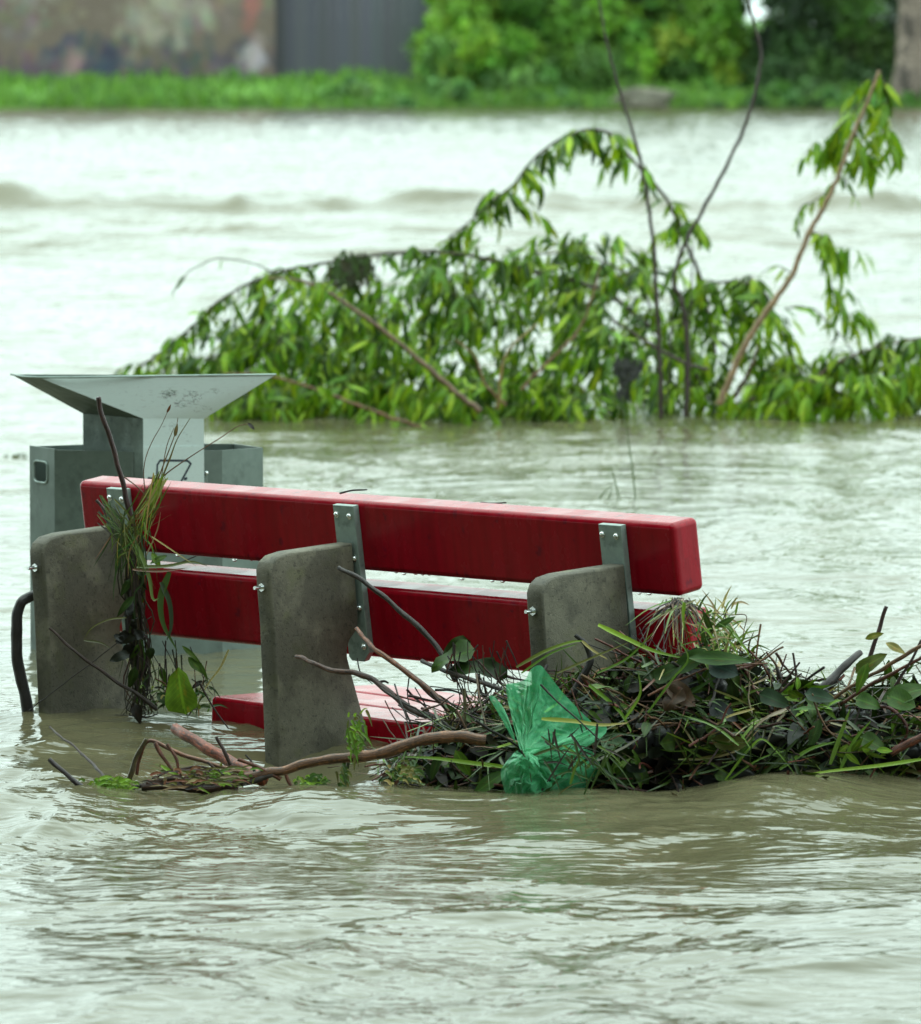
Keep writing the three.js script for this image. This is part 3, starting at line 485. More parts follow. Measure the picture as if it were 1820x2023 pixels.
  // rooty strands and blades that stand off the ridge
  for (let k = 0; k < 240; k++) { const xp = rr(860, 1830), p = heapPoint(xp, rr(0.42, 0.62)), L = rr(0.03, 0.11), a = rr(-1.1, 1.1), d = V(Math.sin(a), Math.cos(a) * 0.9, rr(-0.3, 0.5)); const q = p.clone().addScaledVector(d, L * 0.55), e = p.clone().addScaledVector(d, L).add(V(rr(-0.03, 0.03), rr(-0.035, 0.01), 0)); rnd() < 0.45 ? twigs.tube([p, q, e], 0.0016, 0.0007, pick([PURPLE, BROWN, DARK, TAN]), { sides: 5, per: 3 }) : blades.blade([p, q, e], rr(0.002, 0.0045), pick([G1, G2, STRAW, OLIVE, G3]).map((x) => x * rr(0.6, 1.1)), { per: 3 }); }
  partAt('grass_blades', blades.geo(), M.blade, heap, 'stuff');
  partAt('twigs', twigs.geo(), M.wood, heap, 'stuff');
  partAt('small_leaves', leaves.geo(), M.wetLeaf, heap, 'stuff');
  // leaves one can pick out
  const big = (base, tip, Z, w, c, opt = {}) => { const a = at(base[0], base[1], Z), b = at(tip[0], tip[1], Z - (opt.near ?? 0.01)), d = b.clone().sub(a); partAt('leaf', new MB().leaf(a, d, opt.n ?? V(gauss() * 0.3, 0.5, 1), d.length(), w * PX(Z), c, { shape: opt.s ?? 'round', curl: opt.curl ?? 0.15, wav: opt.wav ?? 0.06, fold: 0.3 }).geo(), M.wetLeaf, heap); };
  big([940, 1285], [850, 1300], 13.32, 52, [0.06, 0.12, 0.012], { curl: 0.35, wav: 0.16, n: V(-0.3, 0.9, 0.7) }); big([985, 1325], [890, 1305], 13.3, 46, [0.035, 0.075, 0.012], { curl: 0.4, wav: 0.18, n: V(0.2, 0.8, 0.8) }); big([930, 1268], [875, 1290], 13.34, 40, [0.05, 0.09, 0.012], { curl: 0.5, wav: 0.15, n: V(0.4, 0.5, 1) }); big([1000, 1340], [950, 1300], 13.28, 34, [0.03, 0.06, 0.012], { curl: 0.5, wav: 0.2 });
  big([1330, 1330], [1405, 1275], 13.02, 36, [0.05, 0.11, 0.012], { s: 'lance' }); big([1290, 1345], [1345, 1312], 13.02, 34, G3); big([1400, 1310], [1460, 1330], 13.0, 50, [0.03, 0.06, 0.05]);
  big([1360, 1300], [1490, 1300], 12.99, 30, [0.06, 0.13, 0.02], { s: 'lance' }); big([900, 1482], [930, 1535], 12.98, 26, [0.14, 0.25, 0.015], { s: 'lance' });
  big([1000, 1525], [930, 1568], 12.97, 30, [0.1, 0.2, 0.03], { s: 'lance' }); big([1250, 1480], [1268, 1560], 12.96, 20, [0.12, 0.22, 0.02], { s: 'lance' }); big([1245, 1500], [1225, 1575], 12.97, 36, [0.05, 0.11, 0.02], { s: 'lance' });
  big([1690, 1330], [1750, 1290], 13.0, 30, [0.12, 0.15, 0.02]); big([1740, 1385], [1840, 1352], 12.99, 40, [0.12, 0.2, 0.06], { s: 'lance' }); big([1752, 1372], [1810, 1395], 12.98, 44, [0.1, 0.19, 0.04]); big([1690, 1380], [1740, 1395], 12.98, 34, [0.07, 0.15, 0.02]);
  big([1715, 1310], [1690, 1370], 12.99, 22, [0.13, 0.24, 0.02], { s: 'lance' }); big([1750, 1270], [1790, 1290], 13.0, 16, STRAW, { s: 'lance' }); big([1710, 1262], [1745, 1250], 13.0, 14, [0.25, 0.24, 0.03], { s: 'lance' });
  big([1700, 1455], [1750, 1480], 12.97, 34, [0.08, 0.14, 0.03]); big([1620, 1420], [1600, 1480], 12.98, 24, [0.05, 0.1, 0.02], { s: 'lance' }); big([1320, 1350], [1375, 1395], 12.97, 40, [0.13, 0.065, 0.04], { wav: 0.2 }); big([1350, 1360], [1310, 1400], 12.96, 40, [0.1, 0.05, 0.03], { wav: 0.2 });
  big([1400, 1395], [1460, 1420], 12.97, 36, [0.022, 0.028, 0.03]); big([1500, 1370], [1560, 1392], 12.98, 34, [0.035, 0.07, 0.03]); big([1590, 1370], [1650, 1380], 12.98, 30, [0.04, 0.08, 0.04]); big([1185, 1460], [1245, 1475], 12.96, 34, [0.22, 0.33, 0.2]); big([870, 1490], [850, 1540], 13.0, 20, G3, { s: 'lance' });
  for (let k = 0; k < 46; k++) { const { p, n } = spot(), d = tang(n), L = rr(0.045, 0.085); partAt('leaf', new MB().leaf(p.clone().addScaledVector(n, rr(0.012, 0.035)), d, n, L, L * rr(0.3, 0.6), pick([jit(G3, 0.4), jit(G1, 0.3), [0.025, 0.03, 0.028], [0.03, 0.05, 0.04], jit(OLIVE)]), { shape: pick(['lance', 'round']), curl: rr(0, 0.5), wav: 0.1 }).geo(), M.wetLeaf, heap); }
  // long bright blades one can follow by eye
  const bl2 = (pts, Z, w, c, c2) => partAt('grass_blade', new MB().blade(stroke(pts, Z, Z), w * PX(Z), c, { per: 6, color2: c2, tip: 0.25 }).geo(), M.blade, heap);
  bl2([[1182, 1234], [1240, 1262], [1290, 1285], [1350, 1300]], 13.02, 10, [0.3, 0.45, 0.03], G1);
  bl2([[1020, 1318], [1080, 1285], [1130, 1268], [1150, 1266]], 13.05, 7, OLIVE, G2); bl2([[1150, 1266], [1172, 1285], [1200, 1302]], 13.04, 6, STRAW); bl2([[1030, 1330], [1090, 1290], [1140, 1272]], 13.05, 5, G1);
  bl2([[1000, 1515], [930, 1507], [860, 1498], [800, 1495]], 12.97, 9, [0.28, 0.42, 0.03], G1); bl2([[1070, 1420], [1130, 1424], [1190, 1432], [1240, 1428]], 12.86, 9, [0.3, 0.36, 0.04], STRAW);
  bl2([[1370, 1572], [1440, 1540], [1500, 1500], [1560, 1480]], 12.96, 5, G1); bl2([[1820, 1500], [1740, 1512], [1650, 1522], [1590, 1530]], 12.95, 8, G2, [0.3, 0.42, 0.05]); bl2([[1660, 1520], [1690, 1460], [1720, 1425]], 12.96, 8, G1); bl2([[1640, 1510], [1665, 1440], [1680, 1400]], 12.96, 9, [0.12, 0.2, 0.02]);
  bl2([[1540, 1520], [1600, 1480], [1650, 1465]], 12.96, 8, G1); bl2([[1430, 1545], [1480, 1480], [1505, 1460], [1540, 1490], [1575, 1535]], 12.95, 5, G2, G1); bl2([[1280, 1408], [1330, 1340], [1360, 1300], [1330, 1250]], 12.96, 5, G1); bl2([[1100, 1330], [1180, 1295], [1240, 1270]], 13.02, 5, OLIVE); bl2([[1180, 1330], [1240, 1300], [1290, 1250]], 13.02, 5, G1);
  bl2([[1235, 1420], [1265, 1370], [1262, 1330]], 12.96, 6, G2, G1); bl2([[1490, 1400], [1430, 1420], [1390, 1460]], 12.96, 5, STRAW); bl2([[1340, 1500], [1400, 1498], [1460, 1480], [1500, 1440]], 12.96, 5, OLIVE, TAN);
}
{ // loose grass that the current has drawn across the bag's foot
  const o = thing('grass_wisp', 'wisp of wet grass trailing across the right foot of the green bag', 'grass wisp', at(1140, 1570, 12.85)), b = new MB();
  for (let k = 0; k < 46; k++) { const x = rr(1085, 1230), y = rr(1470, 1560), a = gauss() * 0.5 + pick([0.5, -0.6, 1.2]), L = rr(40, 120); b.blade(stroke([[x - Math.cos(a) * L / 2, y - Math.sin(a) * L / 2], [x, y - 4 + gauss() * 5], [x + Math.cos(a) * L / 2, Math.min(1578, y + Math.sin(a) * L / 2)]], 12.83 + rr(-0.03, 0.05)), rr(0.0025, 0.007), jit(pick([G3, G3, G1, OLIVE, DARK, [0.03, 0.05, 0.02]]), 0.3), { per: 4 }); }
  partAt('grass_blades', b.geo(), M.blade, o, 'stuff');
}
// tuft that hangs under the right end of the upper plank
{
  const o = thing('hanging_roots', 'bundle of dry brown roots and grass hanging from the right end of the upper plank', 'root tuft', at(1345, 1250, 13.1)), t = new MB(), b = new MB();
  for (let k = 0; k < 64; k++) {
    const a = at(1345 + gauss() * 22, 1183 + rr(-3, 8), 13.14 + rr(-0.04, 0.02)), spread = gauss() * 78, len = rr(50, 130) * (1 - Math.abs(spread) / 300), e = at(1345 + spread, 1186 + len, 13.06 + rr(-0.05, 0.05)), m = a.clone().lerp(e, 0.5).add(V((spread / 60) * 0.004, 0.005 + rr(-0.004, 0.004), 0.006));
    rnd() < 0.6 ? t.tube([a, m, e], rr(0.0009, 0.0022), 0.0007, pick([BROWN, TAN, [0.2, 0.13, 0.1], PURPLE, DARK]).map((x) => x * rr(0.7, 1.2)), { sides: 5, per: 4 }) : b.blade([a, m, e], rr(0.002, 0.005), pick([TAN, STRAW, OLIVE, G1, [0.3, 0.2, 0.1]]).map((x) => x * rr(0.7, 1.1)), { per: 4 });
  }
  for (let k = 0; k < 120; k++) { const p = at(1420 + gauss() * 30, 1255 + gauss() * 34, 13.05 + rr(-0.04, 0.06)), d = V(gauss(), gauss(), gauss() * 0.5).normalize(); b.blade([p, p.clone().addScaledVector(d, 0.02).add(V(0, 0.006, 0)), p.clone().addScaledVector(d, rr(0.03, 0.07))], rr(0.002, 0.006), pick([G1, G2, STRAW, [0.2, 0.3, 0.08], TAN, G3]), { per: 3 }); }
  b.blade(stroke([[1352, 1190], [1350, 1215], [1352, 1245]], 13.06), 0.008, G2, {});
  t.tube(stroke([[1395, 1208], [1440, 1215], [1474, 1216], [1470, 1245], [1462, 1290]], 13.1), 0.0012, 0.0009, TAN, { sides: 5 });
  t.tube(stroke([[1345, 1186], [1310, 1205], [1285, 1225], [1262, 1255]], 13.12), 0.004, 0.001, DARK, { sides: 6 });
  partAt('roots', t.geo(), M.wood, o, 'stuff'); partAt('grass_blades', b.geo(), M.blade, o, 'stuff');
}
// weeds caught on the left support
{
  const o = thing('caught_weeds', 'clump of green grass and dark stems caught on the left end of the bench', 'weeds', at(275, 1410, 14.2)), b = new MB(), t = new MB(), lf = (base, tip, Z, w, c, sh = 'lance') => { const a = at(base[0], base[1], Z), e = at(tip[0], tip[1], Z - 0.01), d = e.clone().sub(a); partAt('leaf', new MB().leaf(a, d, V(gauss() * 0.4, 0.3, 1), d.length(), w * PX(Z), c, { shape: sh, curl: 0.12, wav: 0.08 }).geo(), M.leaf, o); };
  const Z = 14.25;
  for (let k = 0; k < 70; k++) { // the dark bundle that hangs down the edge of the support
    const x0 = 263 + gauss() * 13, y0 = rr(1040, 1240), P = [[x0, y0], [x0 + gauss() * 8 + 6, y0 + 110], [276 + gauss() * 22, y0 + rr(130, 200)], [284 + gauss() * 34, Math.min(1412, y0 + rr(240, 380))]];
    const c = pick([DARK, DARK, G3, [0.05, 0.05, 0.02], PURPLE, OLIVE]).map((x) => x * rr(0.5, 1.1)); rnd() < 0.5 ? t.tube(stroke(P, Z + rr(-0.03, 0.03)), rr(0.001, 0.003), 0.0009, c, { sides: 5, per: 3 }) : b.blade(stroke(P, Z + rr(-0.03, 0.03)), rr(0.003, 0.007), c, { per: 3 });
  }
  for (let k = 0; k < 90; k++) { // the green tuft on top
    const a = [262 + gauss() * 22, 1058 + gauss() * 30], up = rnd() < 0.3, e = up ? [lerp(a[0], 318 + gauss() * 20, rr(0.5, 1)), rr(940, 1030)] : [a[0] + gauss() * 36, a[1] + rr(20, 110)], m = [(a[0] + e[0]) / 2 + gauss() * 10, (a[1] + e[1]) / 2 + gauss() * 6 - 6];
    b.blade(stroke([a, m, e], Z - 0.03 + rr(-0.04, 0.04)), rr(0.0016, 0.0045), pick([G1, G3, G2, OLIVE, STRAW, G3, OLIVE]).map((x) => x * rr(0.4, 0.9)), { per: 4 });
  }
  for (let k = 0; k < 34; k++) { const a = [318 + gauss() * 12, 945 + gauss() * 10], e = [lerp(265, 300, rnd()), rr(1000, 1075)]; b.blade(stroke([a, [(a[0] + e[0]) / 2 + gauss() * 7, (a[1] + e[1]) / 2], e], Z - 0.05 + rr(-0.03, 0.03)), rr(0.002, 0.004), pick([G1, G2, STRAW, OLIVE]).map((x) => x * rr(0.7, 1.1)), { per: 4 }); }
  for (let k = 0; k < 46; k++) { const a = [212 + gauss() * 12, 1010 + gauss() * 20], e = [250 + gauss() * 16, 1080 + gauss() * 30]; b.blade(stroke([a, [(a[0] + e[0]) / 2 + 6, (a[1] + e[1]) / 2 + gauss() * 8], e], Z - 0.02), rr(0.002, 0.005), pick([G3, G1, DARK, OLIVE]), { per: 3 }); }
  const dl = new MB(); // dark soaked leaves matted into the bundle
  for (let k = 0; k < 12; k++) { const y = rr(1100, 1400), c = at(lerp(262, 284, (y - 1080) / 320) + gauss() * 19, y, Z - 0.03 + rr(-0.03, 0.02)), d = V(gauss(), -0.9 + gauss() * 0.6, gauss() * 0.4); dl.leaf(c, d, V(gauss() * 0.6, 0.3, 1), rr(0.022, 0.06), rr(0.01, 0.026), pick([G3, G3.map((q) => q * 0.5), [0.018, 0.02, 0.01], [0.03, 0.018, 0.012], G1.map((q) => q * 0.7)]), { shape: pick(['lance', 'round']), curl: rr(0, 0.6), wav: 0.12 }); }
  for (let k = 0; k < 9; k++) { const c = at(262 + gauss() * 12, 1240 + gauss() * 26, Z - 0.04), d = V(gauss(), gauss(), gauss() * 0.3); dl.leaf(c, d, V(gauss() * 0.4, 0.2, 1), rr(0.02, 0.045), rr(0.014, 0.026), [0.014, 0.013, 0.009], { shape: 'round', curl: 0.4, wav: 0.15 }); }
  partAt('soaked_leaves', dl.geo(), M.wetLeaf, o, 'stuff');
  // seed stalks that stand above the plank
  for (const [P, w, c] of [[[[292, 1000], [284, 940], [288, 905], [302, 870], [318, 842], [332, 812]], 2.5, TAN], [[[318, 945], [336, 930], [380, 900], [440, 862], [470, 842], [495, 836]], 3, TAN], [[[312, 948], [328, 905], [345, 860], [352, 825]], 3, STRAW], [[[322, 940], [338, 900], [350, 868], [376, 826]], 4, [0.35, 0.42, 0.08]], [[[318, 950], [330, 880], [344, 845]], 2.5, STRAW], [[[245, 942], [275, 965], [292, 985]], 3, TAN]]) t.tube(stroke(P, Z - 0.05), (w / 2) * PX(Z), 0.0007, c, { sides: 5, per: 4 });
  lf([490, 836], [503, 848], Z - 0.05, 8, DARK); lf([330, 815], [338, 800], Z - 0.05, 5, BROWN); lf([346, 862], [350, 838], Z - 0.05, 8, TAN);
  // strands across the gap between the planks and below
  for (const [P, w, c] of [[[[270, 1120], [330, 1118], [380, 1110], [410, 1118]], 7, [0.1, 0.12, 0.03]], [[[262, 1125], [320, 1128], [370, 1122]], 6, [0.2, 0.09, 0.05]], [[[300, 1060], [345, 1090], [390, 1120]], 3, STRAW], [[[270, 1075], [285, 1110], [296, 1145], [304, 1185], [314, 1182]], 9, [0.14, 0.2, 0.05]], [[[430, 1130], [350, 1145], [322, 1160]], 3, DARK]].slice(0, 4)) b.blade(stroke(P, Z - 0.06), w * PX(Z), c, { per: 5 });
  t.tube(stroke([[340, 1118], [365, 1108], [388, 1098]], Z), 0.002, 0.0015, DARK, { sides: 5 }); 
  b.blade(stroke([[335, 1130], [318, 1180], [322, 1230], [350, 1285]], Z - 0.06), 0.016, G3, { per: 6 }); b.blade(stroke([[318, 1150], [335, 1190], [338, 1240], [330, 1265]], Z - 0.06), 0.012, [0.03, 0.05, 0.02], { per: 6 });
  for (let k = 0; k < 26; k++) { const x = rr(285, 400), P = [[x + gauss() * 22, rr(1262, 1345)], [x + gauss() * 18, rr(1345, 1360)], [x + gauss() * 26, rr(1360, 1405)]]; t.tube(stroke(P, Z + rr(-0.04, 0.02)), rr(0.0009, 0.0022), 0.0008, pick([DARK, PURPLE, BROWN, G3]), { sides: 5, per: 4 }); }
  for (let k = 0; k < 80; k++) { const x = rr(270, 420), y = rr(1345, 1408), d = [gauss() * 26, gauss() * 16]; b.blade(stroke([[x, y], [x + d[0] * 0.5, y + d[1] * 0.5 - 5], [x + d[0], y + d[1]]], Z + rr(-0.06, 0.03)), rr(0.003, 0.008), pick([G1, G3, G3, G2, DARK, STRAW]).map((q) => q * rr(0.5, 1)), { per: 3 }); }
  lf([366, 1412], [348, 1322], Z - 0.1, 66, [0.3, 0.48, 0.035], 'round'); lf([372, 1298], [404, 1330], Z - 0.06, 20, G1); lf([360, 1276], [398, 1310], Z - 0.06, 10, [0.12, 0.2, 0.02]); lf([392, 1305], [412, 1345], Z - 0.06, 8, G1); lf([300, 1092], [318, 1122], Z - 0.05, 14, G2); lf([330, 1098], [296, 1112], Z - 0.05, 12, G1); lf([318, 1318], [328, 1352], Z, 14, G1); lf([400, 1345], [378, 1360], Z, 10, DARK); lf([310, 1370], [340, 1392], Z - 0.03, 22, G3);
  b.blade(stroke([[452, 1283], [436, 1318], [412, 1350], [388, 1395]], Z - 0.02), 0.005, STRAW, { per: 5 });
  b.blade(stroke([[250, 1220], [215, 1224], [180, 1242], [165, 1265]], Z - 0.06), 0.004, [0.1, 0.1, 0.02], { per: 5 }); b.blade(stroke([[166, 1265], [200, 1270], [222, 1283]], Z - 0.06), 0.005, [0.07, 0.07, 0.02], { per: 5 });
  t.tube(stroke([[395, 1350], [420, 1395], [452, 1440]], Z - 0.06), 0.0025, 0.0015, PURPLE, { sides: 6 });
  partAt('stems', t.geo(), M.wood, o, 'stuff'); partAt('grass_blades', b.geo(), M.blade, o, 'stuff');
}
// green weeds lying on the drift branch and low in the water
const weedTuft = (name, label, cx, cy, Z, sx, sy, n, cols, hang = 0) => { const o = thing(name, label, 'weed tuft', at(cx, cy + sy, Z)), b = new MB(); for (let k = 0; k < n; k++) { const x = cx + gauss() * sx, y = cy + gauss() * sy, dx = gauss() * sx * 0.7 + 6, dy = gauss() * sy * 0.6 + hang; b.blade(stroke([[x, y], [x + dx * 0.5, y + dy * 0.5 - 4], [x + dx, y + dy]], Z + rr(-0.05, 0.05)), rr(0.003, 0.008), jit(pick(cols), 0.3), { per: 4 }); } partAt('grass_blades', b.geo(), M.blade, o, 'stuff'); return o; };
weedTuft('floating_moss', 'bright green floating weed mat beside the stub twig', 216, 1553, 12.98, 28, 9, 170, [G1, G2, G2]);
weedTuft('green_tuft', 'small green weed tuft under the drift branch by the middle support', 612, 1550, 12.94, 20, 10, 120, [G1, G2, G3]);
weedTuft('leafy_sprig', 'leafy green sprig hung over the drift branch at the corner of the middle support', 700, 1455, 12.96, 14, 30, 90, [G1, G1, OLIVE, G2], 8);
weedTuft('hanging_weed', 'olive strands hanging from the drift branch into the water', 678, 1530, 12.95, 7, 18, 50, [OLIVE, G3, G1], 18);
weedTuft('straw_weed', 'flat strands of olive grass floating between the branch and the heap', 800, 1528, 12.98, 26, 15, 90, [OLIVE, G3, G1, STRAW], 6);
weedTuft('drift_straw', 'tangle of brown straw and small sticks caught under the broken branch', 380, 1540, 12.97, 62, 14, 120, [BROWN, DARK, TAN, PURPLE, OLIVE]);
weedTuft('root_weed', 'green grass caught among the bent roots at the left', 440, 1538, 13.0, 42, 11, 110, [G1, OLIVE, G2]);
{ const o = thing('bright_blade', 'single bright green blade slanting over the bent roots', 'grass blade', at(420, 1572, 13.1)); partAt('blade', new MB().blade(stroke([[318, 1512], [350, 1532], [390, 1553], [428, 1576]], 12.98, 12.96), 0.008, G2, { per: 6 }).geo(), M.blade, o); }

// ------------------------------------------------------------------ the torn green net bag
{
  const o = thing('net_bag', 'torn translucent green net bag snagged on the front of the heap', 'bag', at(1050, 1570, 12.9)), Z = 12.9, g = new MB();
  const weave = (() => { const c = document.createElement('canvas'); c.width = c.height = 512; const k = c.getContext('2d'); k.fillStyle = 'rgb(165,165,165)'; k.fillRect(0, 0, 512, 512); for (let i = 0; i < 2600; i++) { k.strokeStyle = `rgba(255,255,255,${rr(0.1, 0.5)})`; k.lineWidth = rr(0.8, 2.4); const x = rnd() * 512, y = rnd() * 512, a = gauss() * 1.6, L = rr(20, 120); k.beginPath(); k.moveTo(x, y); k.quadraticCurveTo(x + Math.cos(a) * L * 0.5 + rr(-8, 8), y + Math.sin(a) * L * 0.5 + rr(-8, 8), x + Math.cos(a) * L, y + Math.sin(a) * L); k.stroke(); } const t = new THREE.CanvasTexture(c); t.wrapS = t.wrapT = THREE.RepeatWrapping; return t; })();
  const mat = std({ color: rgb(0.07, 0.5, 0.21), roughness: 0.6, transmission: 0.4, thickness: 0, alphaMap: weave, transparent: true, bumpMap: weave, bumpScale: 0.001, sheen: 0.4, sheenColor: rgb(0.5, 0.9, 0.6), side: THREE.DoubleSide });
  const curve = (P) => new THREE.CatmullRomCurve3(P.map(([x, y, dz]) => at(x, y, Z + (dz ?? 0))), false, 'centripetal');
  // cloth gathered at one point and spread to an edge: folds run from the knot outwards
  const fan = (name, knot, edge, nu, nv, bulge, fold, freq, sd) => {
    const K = at(knot[0], knot[1], Z + (knot[2] ?? 0)), c = curve(edge), m = new MB();
    for (let j = 0; j <= nv; j++) for (let i = 0; i <= nu; i++) {
      const v = j / nv, u = i / nu, E = c.getPoint(u), p = K.clone().lerp(E, v), w = Math.sin(Math.PI * Math.pow(v, 0.8)) * Math.pow(Math.sin(Math.PI * clamp(u, 0.02, 0.98)), 0.6);
      const f = (Math.abs(n2(u * freq + sd, v * 0.7)) - 0.4) * 1.6 + 0.45 * n2(u * freq * 2.6 + sd, v * 1.4 + 5) + 0.2 * n2(u * 40 + sd, v * 9);
      p.z += bulge * w + fold * f * Math.min(1, v * 2.2) * (0.4 + 0.6 * w); p.y += fold * 0.35 * n2(u * 6 + sd + 40, v * 4) * w; p.x += fold * 0.35 * n2(u * 6 + sd + 70, v * 4) * w;
      m.v(p, [1, 1, 1], u * 2.2, v * 1.1);
    }
    for (let j = 0; j < nv; j++) for (let i = 0; i < nu; i++) { const q = j * (nu + 1) + i; m.i.push(q, q + 1, q + nu + 2, q, q + nu + 2, q + nu + 1); }
    const geo = m.geo(); geo.deleteAttribute('color'); return partAt(name, geo, mat, o);
  };
  fan('upper_sheet', [1036, 1492, -0.03], [[1026, 1478, -0.02], [1014, 1430, 0], [1004, 1385, 0.01], [1001, 1352, 0.02], [1022, 1349, 0.03], [1038, 1342, 0.03], [1049, 1322, 0.05], [1066, 1314, 0.05], [1082, 1330, 0.05], [1110, 1366, 0.05], [1140, 1398, 0.04], [1178, 1442, 0.02], [1150, 1462, -0.01], [1108, 1482, -0.04], [1062, 1497, -0.05]], 110, 40, -0.035, 0.013, 7, 3);
  fan('lower_bag', [1044, 1500, -0.045], [[1022, 1482, -0.03], [1006, 1498, -0.02], [990, 1524, 0], [995, 1556, 0.01], [1004, 1580, 0.02], [1012, 1610, 0.03], [1060, 1606, 0.05], [1110, 1585, 0.07], [1160, 1552, 0.08], [1186, 1512, 0.07], [1165, 1482, 0.03], [1120, 1482, -0.02], [1080, 1484, -0.04]], 110, 40, 0.055, 0.022, 7, 27);
  fan('rim_fold', [1030, 1494, -0.055], [[1038, 1478, -0.06], [1080, 1474, -0.06], [1130, 1458, -0.045], [1196, 1432, -0.01], [1198, 1446, -0.01], [1146, 1482, -0.045], [1094, 1504, -0.06], [1046, 1512, -0.06]], 44, 26, 0.014, 0.01, 4, 11);
  fan('loose_strip', [1020, 1470, -0.01], [[1006, 1450, 0], [990, 1412, 0], [966, 1376, 0], [973, 1374, 0], [996, 1400, 0], [1014, 1446, 0]], 16, 20, 0.002, 0.003, 3, 19);
  { const cr = new MB(); cr.tube(stroke([[1068, 1352], [1100, 1385], [1140, 1420], [1185, 1462]], 12.84), 0.0022, 0.0014, DARK, { sides: 6 }).tube(stroke([[1030, 1482], [1044, 1510], [1050, 1545]], 12.82), 0.0016, 0.001, OLIVE, { sides: 5 }).tube(stroke([[1128, 1360], [1146, 1410], [1170, 1470], [1180, 1520]], 12.88), 0.0018, 0.001, BROWN, { sides: 5 }); partAt('snagged_twigs', cr.geo(), M.wood, o, 'stuff'); }
  fan('torn_flap', [1042, 1484, -0.07], [[1028, 1492, -0.07], [1006, 1510, -0.05], [1004, 1536, -0.04], [1040, 1540, -0.06], [1066, 1520, -0.08], [1062, 1496, -0.07]], 36, 20, 0.02, 0.009, 5, 33);
}

